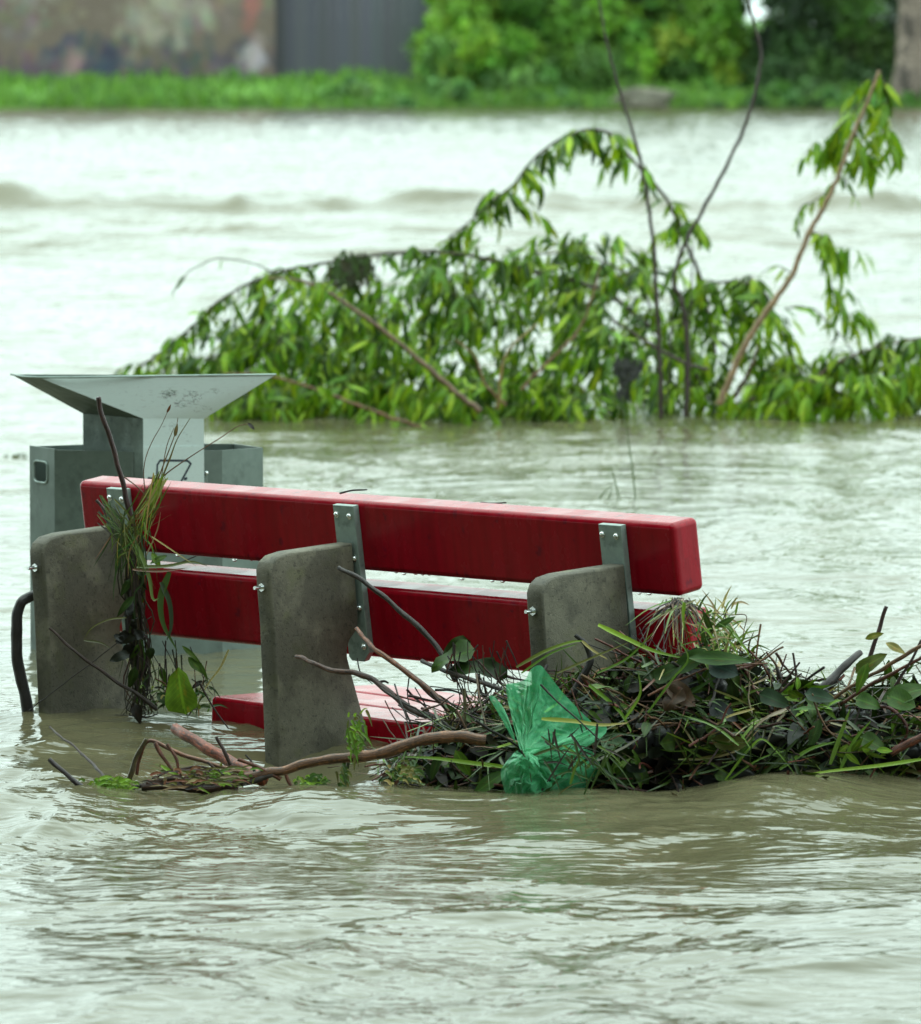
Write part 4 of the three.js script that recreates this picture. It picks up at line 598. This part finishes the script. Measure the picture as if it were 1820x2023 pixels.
// ------------------------------------------------------------------ willow saplings out in the stream
const leafGeos = [0, 1, 2, 3].map((k) => { const g = new MB().leaf(V(0, 0, 0), V(0, 0, 1), V(0, 1, 0), 1, 0.17 + 0.04 * k, [1, 1, 1], { curl: 0.15 + 0.12 * k, fold: 0.2 }).geo(); return g; });
const leafMats = [[0.27, 0.5, 0.008], [0.4, 0.64, 0.012], [0.17, 0.36, 0.008], [0.5, 0.68, 0.02]].map((c) => std({ color: rgb(...c), map: leafTex, roughness: 0.5, specularIntensity: 0.45, transmission: 0.42, thickness: 0 }));
const leafCols = [[0.27, 0.5, 0.008], [0.4, 0.64, 0.012], [0.17, 0.36, 0.008], [0.5, 0.68, 0.02], [0.05, 0.12, 0.008], [0.22, 0.38, 0.05], [0.075, 0.18, 0.008]];
function willow(name, label, base, branches, fill, group) {
  const root = thing(name, label, 'tree', base, group), spots = [], tw = new MB();
  const put = (p, d, L) => spots.push({ p, d, L });
  const dress = (pts, every, len, droop) => {           // leaves along a twig
    const c = new THREE.CatmullRomCurve3(pts, false, 'centripetal'), n = Math.max(2, Math.floor(c.getLength() / every));
    for (let i = 0; i <= n; i++) { const t = clamp((i + rr(-0.3, 0.3)) / n, 0, 1), p = c.getPoint(t), d = c.getTangent(t), side = V(gauss(), gauss() * 0.7, gauss()); put(p, d.multiplyScalar(0.5).add(side.multiplyScalar(0.5)).add(V(-0.1, -droop * 0.95, 0)).normalize(), len * rr(0.6, 1.2)); }
  };
  for (const { px, Z, d, leafy = 0, twigs = 0, len = 0.09, hang = 0.2, color = [0.1, 0.085, 0.05], part = 'branch' } of branches) {
    const P = stroke(px, Z[0], Z[1] ?? Z[0]), Zm = (Z[0] + (Z[1] ?? Z[0])) / 2;
    partAt(part, new MB().tube(P, (d[0] / 2) * PX(Zm), (d[1] / 2) * PX(Zm), color, { sides: 7, per: 6, wob: 0.004 }).geo(), M.wood, root);
    const c = new THREE.CatmullRomCurve3(P, false, 'centripetal');
    if (leafy) dress(P, leafy, len, 0.7);
    for (let k = 0; k < twigs; k++) {
      const t = rr(0.05, 1), p = c.getPoint(t), L = hang * rr(0.4, 1.2), out = V(gauss() * 0.9, rr(-0.4, 0.6), gauss() * 0.8), m = p.clone().addScaledVector(out, L * 0.45), e = m.clone().add(V(out.x * L * 0.5, -L * rr(0.1, 0.7), out.z * L * 0.4));
      if (e.y < 0.0) e.y = 0.01; tw.tube([p, m, e], 0.0016, 0.0008, [0.1, 0.12, 0.03], { sides: 4, per: 3 }); dress([p, m, e], 0.018, len, 0.8);
    }
  }
  for (const { n, poly, Z, len = 0.105, hang = 0.2 } of fill) {   // inner sprays: drooping twigs through the volume
    for (let k = 0; k < n; k++) {
      const xp = rr(poly[0][0], poly[poly.length - 1][0]), yTop = lin(poly, xp), yp = lerp(yTop, 815, Math.pow(rnd(), 0.9)), p = at(xp, yp, rr(Z[0], Z[1])); if (p.y < 0.02) continue;
      if (n2(p.x * 4.4 + 5, p.y * 5.0 + p.z * 2) < -0.14) continue;
      const L = hang * rr(0.4, 1.1), out = V(gauss() * 1.0 - 0.15, rr(-0.3, 0.7), gauss() * 0.8), m = p.clone().addScaledVector(out, L * 0.45), e = m.clone().add(V(out.x * L * 0.5, -L * rr(0, 0.7), out.z * L * 0.3)); e.y = Math.max(e.y, 0.005);
      tw.tube([p, m, e], 0.0018, 0.0008, [0.1, 0.11, 0.03], { sides: 4, per: 3 }); dress([p, m, e], 0.02, len, 0.75);
    }
  }
  if (tw.n) partAt('twigs', tw.geo(), M.wood, root, 'stuff');
  spots.sort((a, b) => b.p.z + b.L * 3 - (a.p.z + a.L * 3));
  const rest = new MB(), q = new THREE.Quaternion(), mat4 = new THREE.Matrix4();
  const each = spots.length > 300 ? Math.ceil(spots.length / 300) : 1; let made = 0;
  spots.forEach((s, i) => {
    const nor = V(gauss() * 0.6, 0.7, 0.5 + gauss() * 0.5).normalize(), x = s.d.clone().cross(nor).normalize(), up = x.clone().cross(s.d).normalize();
    if (made < 300 && i < 300) { const m = mesh('leaf', pick(leafGeos), leafMats[Math.floor(rnd() * 4)], root); made++; mat4.makeBasis(x.negate(), up, s.d); m.quaternion.setFromRotationMatrix(mat4); m.position.copy(s.p).sub(root.position); m.scale.setScalar(s.L); }
    else rest.leaf(s.p, s.d, nor, s.L, s.L * rr(0.16, 0.27), jit(pick(leafCols), 0.2), { curl: rr(0, 0.5) });
  });
  if (rest.n) partAt('foliage', rest.geo(), M.leaf, root, 'stuff');
  return root;
}
const WZ = 27.2;
willow('willow_sapling', 'big bent willow arching left with masses of hanging leaves in the stream', at(930, 805, WZ), [
  { px: [[1300, 660], [1191, 575], [1100, 548], [1019, 530], [940, 507], [836, 497], [732, 504], [643, 520], [544, 540], [445, 585], [388, 637], [326, 689], [272, 728]], Z: [27.2, 26.7], d: [9, 4], leafy: 0.03, twigs: 46, hang: 0.18 },
  { px: [[544, 538], [487, 517], [430, 512], [378, 533], [341, 575]], Z: [26.8], d: [3, 2], leafy: 0.12, len: 0.07 },
  { px: [[950, 812], [905, 778], [850, 730], [758, 653], [690, 605], [654, 580], [602, 556], [529, 549]], Z: [26.1, 26.2], d: [13, 5], leafy: 0.12, twigs: 8, color: [0.32, 0.27, 0.17] },
  { px: [[850, 850], [758, 820], [680, 790], [602, 762], [529, 742], [440, 738]], Z: [26.1, 26.1], d: [8, 4], twigs: 8, leafy: 0.1, color: [0.4, 0.25, 0.13] },
  { px: [[600, 668], [539, 679], [470, 695], [409, 708], [330, 722]], Z: [26.7], d: [5, 3], twigs: 14, leafy: 0.04 },
  { px: [[1413, 705], [1389, 565], [1355, 479], [1322, 402], [1259, 326], [1197, 259], [1159, 257], [1092, 283], [1044, 326], [1010, 369], [975, 395], [920, 445], [860, 490]], Z: [27.3, 27.0], d: [8, 3], leafy: 0.045, twigs: 40, hang: 0.16, len: 0.11 },
  { px: [[1300, 640], [1260, 560], [1200, 520], [1120, 500], [1040, 505]], Z: [27.3], d: [5, 3], leafy: 0.05, twigs: 14, hang: 0.16 },
  { px: [[1029, 770], [1085, 712], [1140, 656], [1163, 608], [1187, 527]], Z: [26.1], d: [7, 4], color: [0.36, 0.25, 0.15] },
  { px: [[1207, 632], [1255, 660], [1293, 685], [1355, 718], [1400, 730]], Z: [26.2], d: [6, 8], color: [0.09, 0.07, 0.05] },
  { px: [[985, 808], [990, 740], [1000, 700], [1060, 640]], Z: [26.1], d: [8, 4], color: [0.5, 0.48, 0.16] },
  { px: [[1000, 800], [960, 760], [935, 700], [900, 670]], Z: [26.1], d: [6, 3], color: [0.4, 0.22, 0.12] },
], [
  { n: 1150, poly: [[300, 765], [400, 725], [470, 640], [560, 555], [680, 545], [780, 560], [860, 500], [940, 460], [1020, 530], [1100, 475], [1200, 455], [1290, 500], [1330, 640]], Z: [26.5, 28.0], hang: 0.2 },
  { n: 330, poly: [[430, 790], [700, 740], [900, 740], [1080, 730], [1180, 760]], Z: [26.3, 26.9], hang: 0.16 },
]);
willow('young_willow', 'small drooping willow between the thin bare stems and the tall leaning one', at(1420, 800, 27.0), [
  { px: [[1400, 790], [1360, 700], [1350, 640], [1379, 580], [1427, 558], [1475, 560], [1513, 584], [1537, 637], [1561, 695], [1585, 740]], Z: [27.0], d: [7, 3], leafy: 0.03, twigs: 34, hang: 0.2 },
  { px: [[1440, 800], [1480, 735], [1500, 680]], Z: [26.8], d: [10, 6], color: [0.16, 0.1, 0.06] },
], [{ n: 200, poly: [[1310, 690], [1360, 610], [1430, 570], [1500, 590], [1560, 690], [1620, 740]], Z: [26.7, 27.5], hang: 0.2 }]);
willow('leaning_willow', 'tall pale willow stem leaning right with leaf tufts at its tip', at(1427, 790, 26.4), [
  { px: [[1420, 800], [1440, 755], [1475, 675], [1523, 604], [1566, 541], [1590, 479], [1628, 407], [1657, 345], [1686, 263], [1714, 201], [1738, 139]], Z: [26.2, 26.2], d: [15, 7], color: [0.55, 0.52, 0.36], part: 'trunk' },
  { px: [[1738, 139], [1750, 175], [1752, 235], [1765, 300]], Z: [26.75], d: [4, 2], leafy: 0.018, len: 0.12, twigs: 9, hang: 0.14 },
  { px: [[1714, 190], [1680, 225], [1650, 260], [1630, 300]], Z: [26.75], d: [4, 2], leafy: 0.02, len: 0.12, twigs: 10, hang: 0.14 },
  { px: [[1690, 250], [1700, 290], [1722, 330]], Z: [26.75], d: [3, 2], leafy: 0.02, len: 0.12, twigs: 8, hang: 0.12 },
  { px: [[1657, 345], [1675, 360], [1690, 390]], Z: [26.75], d: [3, 2], leafy: 0.03, len: 0.08 }, { px: [[1657, 350], [1620, 390], [1585, 410], [1575, 450]], Z: [26.75], d: [3, 2], leafy: 0.025, len: 0.08 },
  { px: [[1600, 455], [1625, 470], [1632, 527], [1657, 599], [1690, 645]], Z: [26.75], d: [4, 2], leafy: 0.018, len: 0.12, twigs: 10, hang: 0.12 },
  { px: [[1566, 541], [1535, 525], [1505, 540]], Z: [26.6], d: [3, 2], leafy: 0.03, len: 0.07 },
], []);
willow('fallen_willow', 'low willow branch lying on the water at the right edge of the stream', at(1547, 805, 26.5), [
  { px: [[1540, 806], [1590, 765], [1643, 722], [1714, 692], [1780, 674], [1850, 665]], Z: [26.5, 26.9], d: [8, 3], leafy: 0.02, twigs: 32, hang: 0.2, color: [0.16, 0.1, 0.06] },
  { px: [[1480, 790], [1560, 770], [1650, 775], [1750, 770], [1850, 740]], Z: [26.7], d: [7, 4], twigs: 22, leafy: 0.04, hang: 0.12, color: [0.12, 0.08, 0.05] },
  { px: [[1550, 610], [1600, 608], [1650, 650], [1690, 700]], Z: [27.0], d: [3, 3], leafy: 0.05 },
], [{ n: 200, poly: [[1540, 740], [1620, 720], [1700, 690], [1800, 690], [1870, 700]], Z: [26.4, 27.2], hang: 0.16 }]);
const stem = (name, label, px, Z, d, color, twigs = []) => { const o = thing(name, label, 'sapling', at(px[0][0], px[0][1], Z)); partAt('stem', new MB().tube(stroke(px, Z), (d[0] / 2) * PX(Z), (d[1] / 2) * PX(Z), color, { sides: 7, per: 6, wob: 0.004 }).geo(), M.wood, o); for (const t of twigs) partAt('twig', new MB().tube(stroke(t, Z), 2 * PX(Z), 1.2 * PX(Z), color, { sides: 5 }).geo(), M.wood, o); return o; };
stem('bare_stem', 'left of two bare dark stems rising from the water to the top', [[1307, 828], [1305, 740], [1302, 671], [1296, 560], [1290, 479], [1274, 359], [1250, 263], [1221, 168], [1197, 72], [1178, -30]], 25.9, [11, 4], [0.07, 0.05, 0.045], [[[1318, 800], [1326, 650], [1330, 545]]]);
stem('bare_stem', 'right bare dark stem kinked and curving out to the top right', [[1355, 824], [1358, 730], [1355, 640], [1345, 590], [1331, 560], [1350, 489], [1379, 431], [1427, 345], [1475, 240], [1499, 153], [1503, 91], [1489, 43], [1475, -20]], 25.9, [11, 5], [0.075, 0.06, 0.055], [[[1356, 700], [1366, 560], [1370, 480]]]);
{ const o = thing('caught_tuft', 'dark nest-like tuft of drift grass hung in the willow', 'weed tuft', at(705, 540, 26.6)), b = new MB(); for (let k = 0; k < 240; k++) { const x = 700 + gauss() * 26, y = 522 + gauss() * 17; b.blade(stroke([[x, y], [x + gauss() * 10, y + 12], [x + gauss() * 14 - 4, y + rr(14, 44)]], 26.6 + rr(-0.08, 0.08)), rr(0.006, 0.016), pick([[0.03, 0.035, 0.01], [0.05, 0.04, 0.015], G3]), { per: 3 }); } partAt('grass_blades', b.geo(), M.blade, o, 'stuff'); }
{ const o = thing('dark_snag', 'dark torn clump stuck between the stems above the water', 'snag', at(1235, 780, 26.4)), b = new MB(); for (let k = 0; k < 130; k++) { const y = rr(706, 775), x = 1240 + gauss() * lerp(20, 7, (y - 706) / 69); b.blade(stroke([[x, y], [x + gauss() * 8, y + 8], [x + gauss() * 10, y + rr(12, 30)]], 26.4 + rr(-0.05, 0.05)), rr(0.01, 0.02), [0.02, 0.02, 0.015], { per: 3 }); } partAt('dark_leaves', b.geo(), M.litter, o, 'stuff'); }
// drift plants on open water
{ const o = thing('water_weed', 'wisp of dark weed floating at the left edge behind the bin', 'weed', at(20, 912, 24)), b = new MB(); for (let k = 0; k < 26; k++) { const x = rr(-14, 40); b.blade(stroke([[x, 912 + gauss() * 6], [x + 14, 906 + gauss() * 5], [x + rr(14, 34), 902 + gauss() * 8]], 24), 0.006, jit(G3), { per: 3 }); } partAt('grass_blades', b.geo(), M.blade, o, 'stuff'); }
{ const o = thing('reed_stalk', 'two thin reed stalks bent above the water behind the bench', 'reed', onWater(1250, 990)), b = new MB(); for (const P of [[[1228, 780], [1240, 860], [1250, 930], [1256, 992]], [[1204, 915], [1215, 950], [1224, 990]], [[1214, 955], [1195, 972], [1182, 988]], [[1212, 960], [1206, 978], [1200, 992]]]) b.blade(stroke(P.reverse(), 21.6), 0.006, [0.1, 0.15, 0.05], { per: 5 }); partAt('stalks', b.geo(), M.blade, o, 'stuff'); }
for (const [lb, p] of [['thin dark twig lying on top of the upper plank at its middle', [[672, 975], [690, 970], [712, 968], [726, 968]]], ['thin dark twig lying on the upper plank right of the middle strap', [[950, 992], [970, 994], [1000, 993]]]]) stick('plank_twig', lb, p, 13.93, 13.9, 4, 3, DARK, { cat: 'twig' });

// ------------------------------------------------------------------ the far bank
const bankEdge = (x) => onWater(910 + (x * FOCAL) / 168, 216).z;    // about -168
{
  const g = new MB(), nx = 120, rows = [[-3, -0.6], [0, 0.0], [1.2, 0.28], [3, 0.55], [6, 0.75], [12, 0.95], [40, 1.4], [160, 3]];
  for (let i = 0; i <= nx; i++) for (const [dz, h] of rows) { const x = -90 + (180 * i) / nx, k = n2(x * 0.35, dz * 0.3); g.v(V(x, h + (dz > 0 ? 0.12 * k : 0), -169.5 - dz - 0.5 * n2b(x * 0.2, 3)), [0.08 + 0.02 * k, 0.19 + 0.04 * k, 0.02]); }
  const nr = rows.length; for (let i = 0; i < nx; i++) for (let j = 0; j < nr - 1; j++) { const a = i * nr + j, b = a + nr; g.i.push(a, b, b + 1, a, b + 1, a + 1); }
  tag(mesh('far_bank', g.geo(), std({ vertexColors: true, roughness: 0.95 })), null, null, null, 'structure');
}
const PB = 168 / FOCAL;
const bx = (xp, Z = 168) => ((xp - 910) / FOCAL) * Z;
{ // grass on the bank
  const b = new MB();
  for (let k = 0; k < 11000; k++) {
    const x = rr(-16, 16), dz = Math.pow(rnd(), 1.7) * 6 - 0.4, h0 = lin([[-0.4, 0.02], [0, 0.02], [1.2, 0.28], [3, 0.55], [6, 0.75]], dz), L = rr(0.18, 0.5) * (0.7 + 0.5 * smoothstep(n2(x * 0.5, dz * 0.2), -0.5, 0.6)), p = V(x, h0 - 0.05, -169.8 - dz), lean = V(gauss() * 0.14, L, gauss() * 0.14), c = pick([[0.1, 0.25, 0.012], [0.15, 0.32, 0.015], [0.07, 0.18, 0.012], [0.1, 0.2, 0.04]]);
    b.blade([p, p.clone().addScaledVector(lean, 0.55), p.clone().add(lean).add(V(gauss() * 0.1, -0.05, 0))], rr(0.03, 0.08), jit(c, 0.25), { per: 2, face: V(gauss() * 0.3, 0.2, 1) });
  }
  tag(mesh('bank_grass', b.geo(), M.farLeaf), 'bright green grass along the foot of the far bank', 'grass', null, 'stuff');
}
{ // old wall with worn paint, and its dark boarded bay
  const c = document.createElement('canvas'); c.width = 2048; c.height = 512; const k = c.getContext('2d'), Wm = 16, px = (m) => (m / Wm) * 2048;
  k.fillStyle = 'rgb(104,90,82)'; k.fillRect(0, 0, 2048, 512);
  const blot = (x, y, rx, ry, n, col, a) => { for (let i = 0; i < n; i++) { k.fillStyle = `rgba(${col.map((q) => Math.floor(q + rr(-14, 14))).join(',')},${rr(0.3, 1) * a})`; k.beginPath(); const X = x + gauss() * rx, Y = y + gauss() * ry, r = rr(4, 26); k.ellipse(X, Y, r * rr(0.6, 1.6), r, rr(0, 3), 0, 7); k.fill(); } };
  for (let i = 0; i < 90; i++) blot(rnd() * 2048, rr(20, 300), 60, 30, 14, pick([[150, 146, 130], [126, 104, 102], [100, 104, 92], [160, 152, 138], [110, 92, 96], [128, 122, 104]]), 0.35);
  for (let i = 0; i < 90; i++) blot(rnd() * 2048, rr(385, 505), 70, 34, 20, pick([[78, 72, 84], [62, 66, 78], [104, 84, 84], [84, 82, 70]]), 0.5);
  const xEnd0 = bx(545, 175.7), PW = (xp) => px(bx(xp, 175.7) - (xEnd0 - 16)), X0 = 0, S = 1;
  blot(PW(500), 250, 16, 60, 50, [150, 92, 90], 0.35); blot(PW(500), 410, 30, 30, 30, [160, 150, 148], 0.5); blot(PW(150), 430, 24, 40, 40, [140, 112, 112], 0.45); blot(PW(50), 250, 70, 90, 40, [110, 100, 102], 0.4); blot(PW(330), 300, 120, 60, 120, [150, 148, 132], 0.3); blot(PW(210), 420, 40, 50, 60, [58, 60, 78], 0.5);
  const t = new THREE.CanvasTexture(c); t.colorSpace = THREE.SRGBColorSpace;
  const zW = -175.7, xEnd = bx(545, 175.7), w0 = xEnd - 16, hW = 5;
  const wall = thing('stone_wall', 'pale weathered wall with faded red and dark paint patches on the far bank', 'wall', V((w0 + xEnd) / 2, 0.3, zW));
  const g = new THREE.BoxGeometry(16, hW, 0.5, 1, 1, 1); { const uv = g.attributes.uv, p = g.attributes.position; for (let i = 0; i < p.count; i++) uv.setXY(i, (p.getX(i) + 8) / Wm, clamp((p.getY(i) + hW / 2) / 3.4, 0, 1)); }
  const wm = mesh('wall_face', g, std({ map: t, roughness: 0.9, bumpMap: rep(fbmBump(), 6, 2), bumpScale: 0.03 }), wall); wm.position.y = hW / 2;
  const cop = new RoundedBoxGeometry(16.1, 0.18, 0.7, 2, 0.03); const cm = mesh('coping', cop, concrete(0.1, 0.4), wall); cm.position.y = hW + 0.09;
  const bay = thing('dark_gate', 'dark blue-grey boarded gate beside the pale wall on the far bank', 'gate', V(xEnd + 2.1, 0.4, zW - 0.35));
  for (let i = 0; i < 14; i++) { const bg = new RoundedBoxGeometry(0.298, 4.8, 0.06, 1, 0.008), bm = mesh('board', bg, std({ color: rgb(...jit([0.06, 0.058, 0.075], 0.16)), roughness: 0.6 }), bay); bm.position.set(-2.0 + i * 0.3, 2.4, (i % 2) * 0.006); }
  for (const [i, w] of [[14, 0.3], [15, 0.3]]) { const bm = mesh('board', new RoundedBoxGeometry(0.298, 4.8, 0.06, 1, 0.008), std({ color: rgb(...jit([0.06, 0.058, 0.075], 0.16)), roughness: 0.6 }), bay); bm.position.set(-2.0 + i * 0.3, 2.4, (i % 2) * 0.006); }
  const post = mesh('post', new THREE.BoxGeometry(0.25, 5, 0.3), std({ color: rgb(0.11, 0.06, 0.06), roughness: 0.8 }), bay); post.position.set(2.85, 2.5, 0);
}
function fbmBump() { return tex(256, 256, (u, v) => fB(u, v, 0.65)); }
// bushes and trees
const spray = (() => { const m = new MB(); for (let k = 0; k < 7; k++) { const d = V(gauss(), gauss(), gauss()).normalize(); m.leaf(V(gauss(), gauss(), gauss()).multiplyScalar(0.25), d, V(gauss(), 1, gauss()), 0.8, 0.4, [1, 1, 1], { curl: 0.3, shape: 'round' }); } return m.geo(); })();
function bush(name, label, xp, yTop, yBot, wpx, Z, n, cols, cat = 'bush', group) {
  Z += 4.5; const h = ((yBot - yTop) / FOCAL) * Z, w = (wpx / FOCAL) * Z, root = thing(name, label, cat, V(bx(xp, Z), at(xp, yBot, Z).y - 0.1, -Z), group);
  const lumps = []; for (let k = 0; k < 16; k++) lumps.push(V(gauss() * w * 0.3, h * rr(0.12, 0.86), gauss() * w * 0.22)); for (let k = 0; k < 8; k++) lumps.push(V(rr(-0.5, 0.5) * w, h * rr(0.05, 0.4), rr(0, 0.3) * w));
  const tint = lumps.map(() => jit(pick(cols), 0.3)), im = new THREE.InstancedMesh(spray, M.farLeaf, n), m4 = new THREE.Matrix4(), q = new THREE.Quaternion(), e = new THREE.Euler();
  for (let k = 0; k < n; k++) { const li = Math.floor(rnd() * lumps.length), c = lumps[li], d = V(gauss(), gauss(), gauss()).normalize().multiplyScalar(Math.pow(rnd(), 0.4) * rr(0.13, 0.21) * Math.min(w, h)), p = c.clone().add(d); p.y = Math.max(p.y, 0.02); e.set(rnd() * 6, rnd() * 6, rnd() * 6); q.setFromEuler(e); const s = rr(0.13, 0.28); m4.compose(p, q, V(s, s, s)); im.setMatrixAt(k, m4); im.setColorAt(k, new THREE.Color().setRGB(...jit(tint[li], 0.25))); }
  im.name = 'foliage'; im.userData.kind = 'stuff'; im.castShadow = im.receiveShadow = true; root.add(im);
  const st = new MB(); for (let k = 0; k < 7; k++) { const c = lumps[k]; st.tube([V(gauss() * 0.1, 0, 0), V(c.x * 0.4, c.y * 0.5, c.z * 0.4), c], 0.05, 0.015, [0.06, 0.045, 0.03], { sides: 6, per: 4 }); } mesh('stems', st.geo(), M.wood, root, 'stuff');
  return root;
}
const Y1 = [[0.17, 0.36, 0.016], [0.13, 0.3, 0.014], [0.2, 0.38, 0.016]], Y2 = [[0.1, 0.26, 0.022], [0.12, 0.28, 0.024], [0.075, 0.2, 0.018]], Y3 = [[0.03, 0.09, 0.012], [0.045, 0.12, 0.012], [0.02, 0.06, 0.012], [0.08, 0.2, 0.015]], Y4 = [[0.09, 0.24, 0.05], [0.13, 0.3, 0.06], [0.16, 0.34, 0.06]];
bush('low_shrub', 'low pale green weeds below the dark gate on the far bank', 700, 150, 214, 200, 166.6, 500, Y4, 'shrub');
bush('round_bush', 'bright yellow-green bush beside the dark gate on the far bank', 905, -90, 200, 270, 168.5, 2400, Y1);
bush('broad_bush', 'broad mid-green bush in the centre of the far bank', 1060, -100, 205, 400, 168.6, 3200, Y2);
bush('upper_bush', 'fresh green bush left of the dark trunk on the far bank', 1250, -110, 190, 300, 169.2, 2400, [...Y1, ...Y2]);
bush('leafy_bush', 'green bush with yellow leaf tips right of the dark trunk', 1440, -110, 205, 280, 168.8, 2200, [...Y1, ...Y3, [0.3, 0.4, 0.03]]);
bush('dark_bush', 'dark green bush beside the pale trunk at the right of the far bank', 1640, -120, 212, 360, 168.4, 2400, Y3);
bush('back_bush', 'tall dark bush standing behind the broad bush on the far bank', 1130, -170, 190, 620, 172.5, 4200, Y3);
bush('back_bush', 'tall dark bush standing behind the pale and dark trunks on the far bank', 1640, -170, 190, 640, 172.5, 5200, Y3);
bush('weed_patch', 'low soft green weeds at the water below the broad bush', 950, 132, 216, 420, 166.3, 1200, Y4, 'shrub');
bush('edge_shrub', 'low dark shrub at the water under the dark bush', 1520, 150, 220, 420, 166.0, 1000, [...Y3, ...Y4], 'shrub');
bush('corner_shrub', 'green low shrub under the pale trunk at the right edge', 1810, 165, 222, 160, 165.6, 500, Y4, 'shrub');
function farTree(name, label, xp, Z, wpx, color, tone, seedx) {
  Z += 4.5; const r = ((wpx / 2) / FOCAL) * Z, base = V(bx(xp, Z), 0.5, -Z), o = thing(name, label, 'tree', base), t = new MB();
  t.tube([V(0, -0.3, 0), V(r * 0.2, 2, 0), V(-r * 0.3, 4.5, 0.2), V(0.3, 7.5, 0)], r * 1.15, r * 0.5, color, { sides: 14, per: 8, knob: 0.1 });
  mesh('trunk', t.geo(), std({ vertexColors: true, map: rep(barkTex, 10, 0.7), bumpMap: rep(barkBump, 10, 0.7), bumpScale: 0.03, roughness: 0.9 }), o);
  const n = 1500, im = new THREE.InstancedMesh(spray, M.farLeaf, n), m4 = new THREE.Matrix4(), q = new THREE.Quaternion(), e = new THREE.Euler();
  for (let k = 0; k < n; k++) { const d = V(gauss(), gauss() * 0.6, gauss()).normalize().multiplyScalar(Math.pow(rnd(), 0.45) * 2.6); e.set(rnd() * 6, rnd() * 6, rnd() * 6); q.setFromEuler(e); const s = rr(0.3, 0.6); m4.compose(V(d.x, 7.4 + d.y * 0.7, d.z), q, V(s, s, s)); im.setMatrixAt(k, m4); im.setColorAt(k, new THREE.Color().setRGB(...jit(pick(tone), 0.3))); }
  im.name = 'crown'; im.userData.kind = 'stuff'; o.add(im);
}
farTree('pale_trunk_tree', 'tree with thick pale grey trunk at the right edge of the far bank', 1800, 165.6, 74, [0.5, 0.6, 0.7], Y2);
farTree('dark_trunk_tree', 'tree with slim dark trunk between the green bushes of the far bank', 1325, 171, 42, [0.05, 0.035, 0.045], Y2);
{ const g = new THREE.IcosahedronGeometry(0.5, 4), p = g.attributes.position; for (let i = 0; i < p.count; i++) { const v = V(p.getX(i), p.getY(i), p.getZ(i)), k = 1 + 0.22 * n3(v.x * 2.2, v.y * 2.2, v.z * 2.2) + 0.07 * n3(v.x * 7, v.y * 7, v.z * 7); p.setXYZ(i, v.x * k * 1.7, v.y * k * 0.75, v.z * k); } g.computeVertexNormals(); const r = mesh('boulder', g, concrete(0.4, 0.7)); r.position.set(bx(1275, 169.7), 0.2, -169.7); tag(r, 'grey boulder at the water among the weeds of the far bank', 'boulder'); }

// ------------------------------------------------------------------ the near bank behind the photographer, whose trees close off the sky there
{
  const g = new THREE.PlaneGeometry(160, 60, 40, 12); g.rotateX(-Math.PI / 2); const p = g.attributes.position; for (let i = 0; i < p.count; i++) p.setY(i, 0.15 + 0.03 * (p.getZ(i) + 30) + 0.2 * n2(p.getX(i) * 0.2, p.getZ(i) * 0.2)); g.computeVertexNormals(); g.translate(0, 0, 36);
  tag(mesh('near_bank', g, std({ color: rgb(0.05, 0.09, 0.02), roughness: 1 })), null, null, null, 'structure');
  const crown = (root, n, R, H) => { const im = new THREE.InstancedMesh(spray, M.farLeaf, n), m4 = new THREE.Matrix4(), q = new THREE.Quaternion(), e = new THREE.Euler(); for (let k = 0; k < n; k++) { const d = V(gauss(), gauss(), gauss()).normalize().multiplyScalar(Math.pow(rnd(), 0.35)); e.set(rnd() * 6, rnd() * 6, rnd() * 6); q.setFromEuler(e); const s = rr(0.7, 1.3); m4.compose(V(d.x * R, H * 0.54 + d.y * H * 0.46, d.z * R * 0.8), q, V(s, s, s)); im.setMatrixAt(k, m4); im.setColorAt(k, new THREE.Color().setRGB(...jit([0.035, 0.075, 0.015], 0.4))); } im.name = 'crown'; im.userData.kind = 'stuff'; root.add(im); };
  for (let k = 0; k < 12; k++) {
    const a = lerp(-1.62, 0.42, k / 11), D = rr(13, 15.5) + (k > 8 ? 3 : 0), x = Math.sin(a) * D - 1, z = -13 + Math.cos(a) * D + (k > 2 ? 5 * Math.sin(((k - 2) / 9) * Math.PI) : 0), H = rr(15, 19), o = thing('bank_tree', 'dark leafy tree on the near bank behind the photographer', 'tree', V(x, -0.3, z), 'trees along the near bank');
    mesh('trunk', new MB().tube([V(0, -0.2, 0), V(rr(-0.2, 0.2), 3, 0), V(rr(-0.5, 0.5), H * 0.7, 0)], 0.26, 0.12, [0.06, 0.05, 0.04], { sides: 10 }).geo(), M.wood, o); crown(o, 2600, 4.2, H);
  }
}
renderer.render(scene, camera);
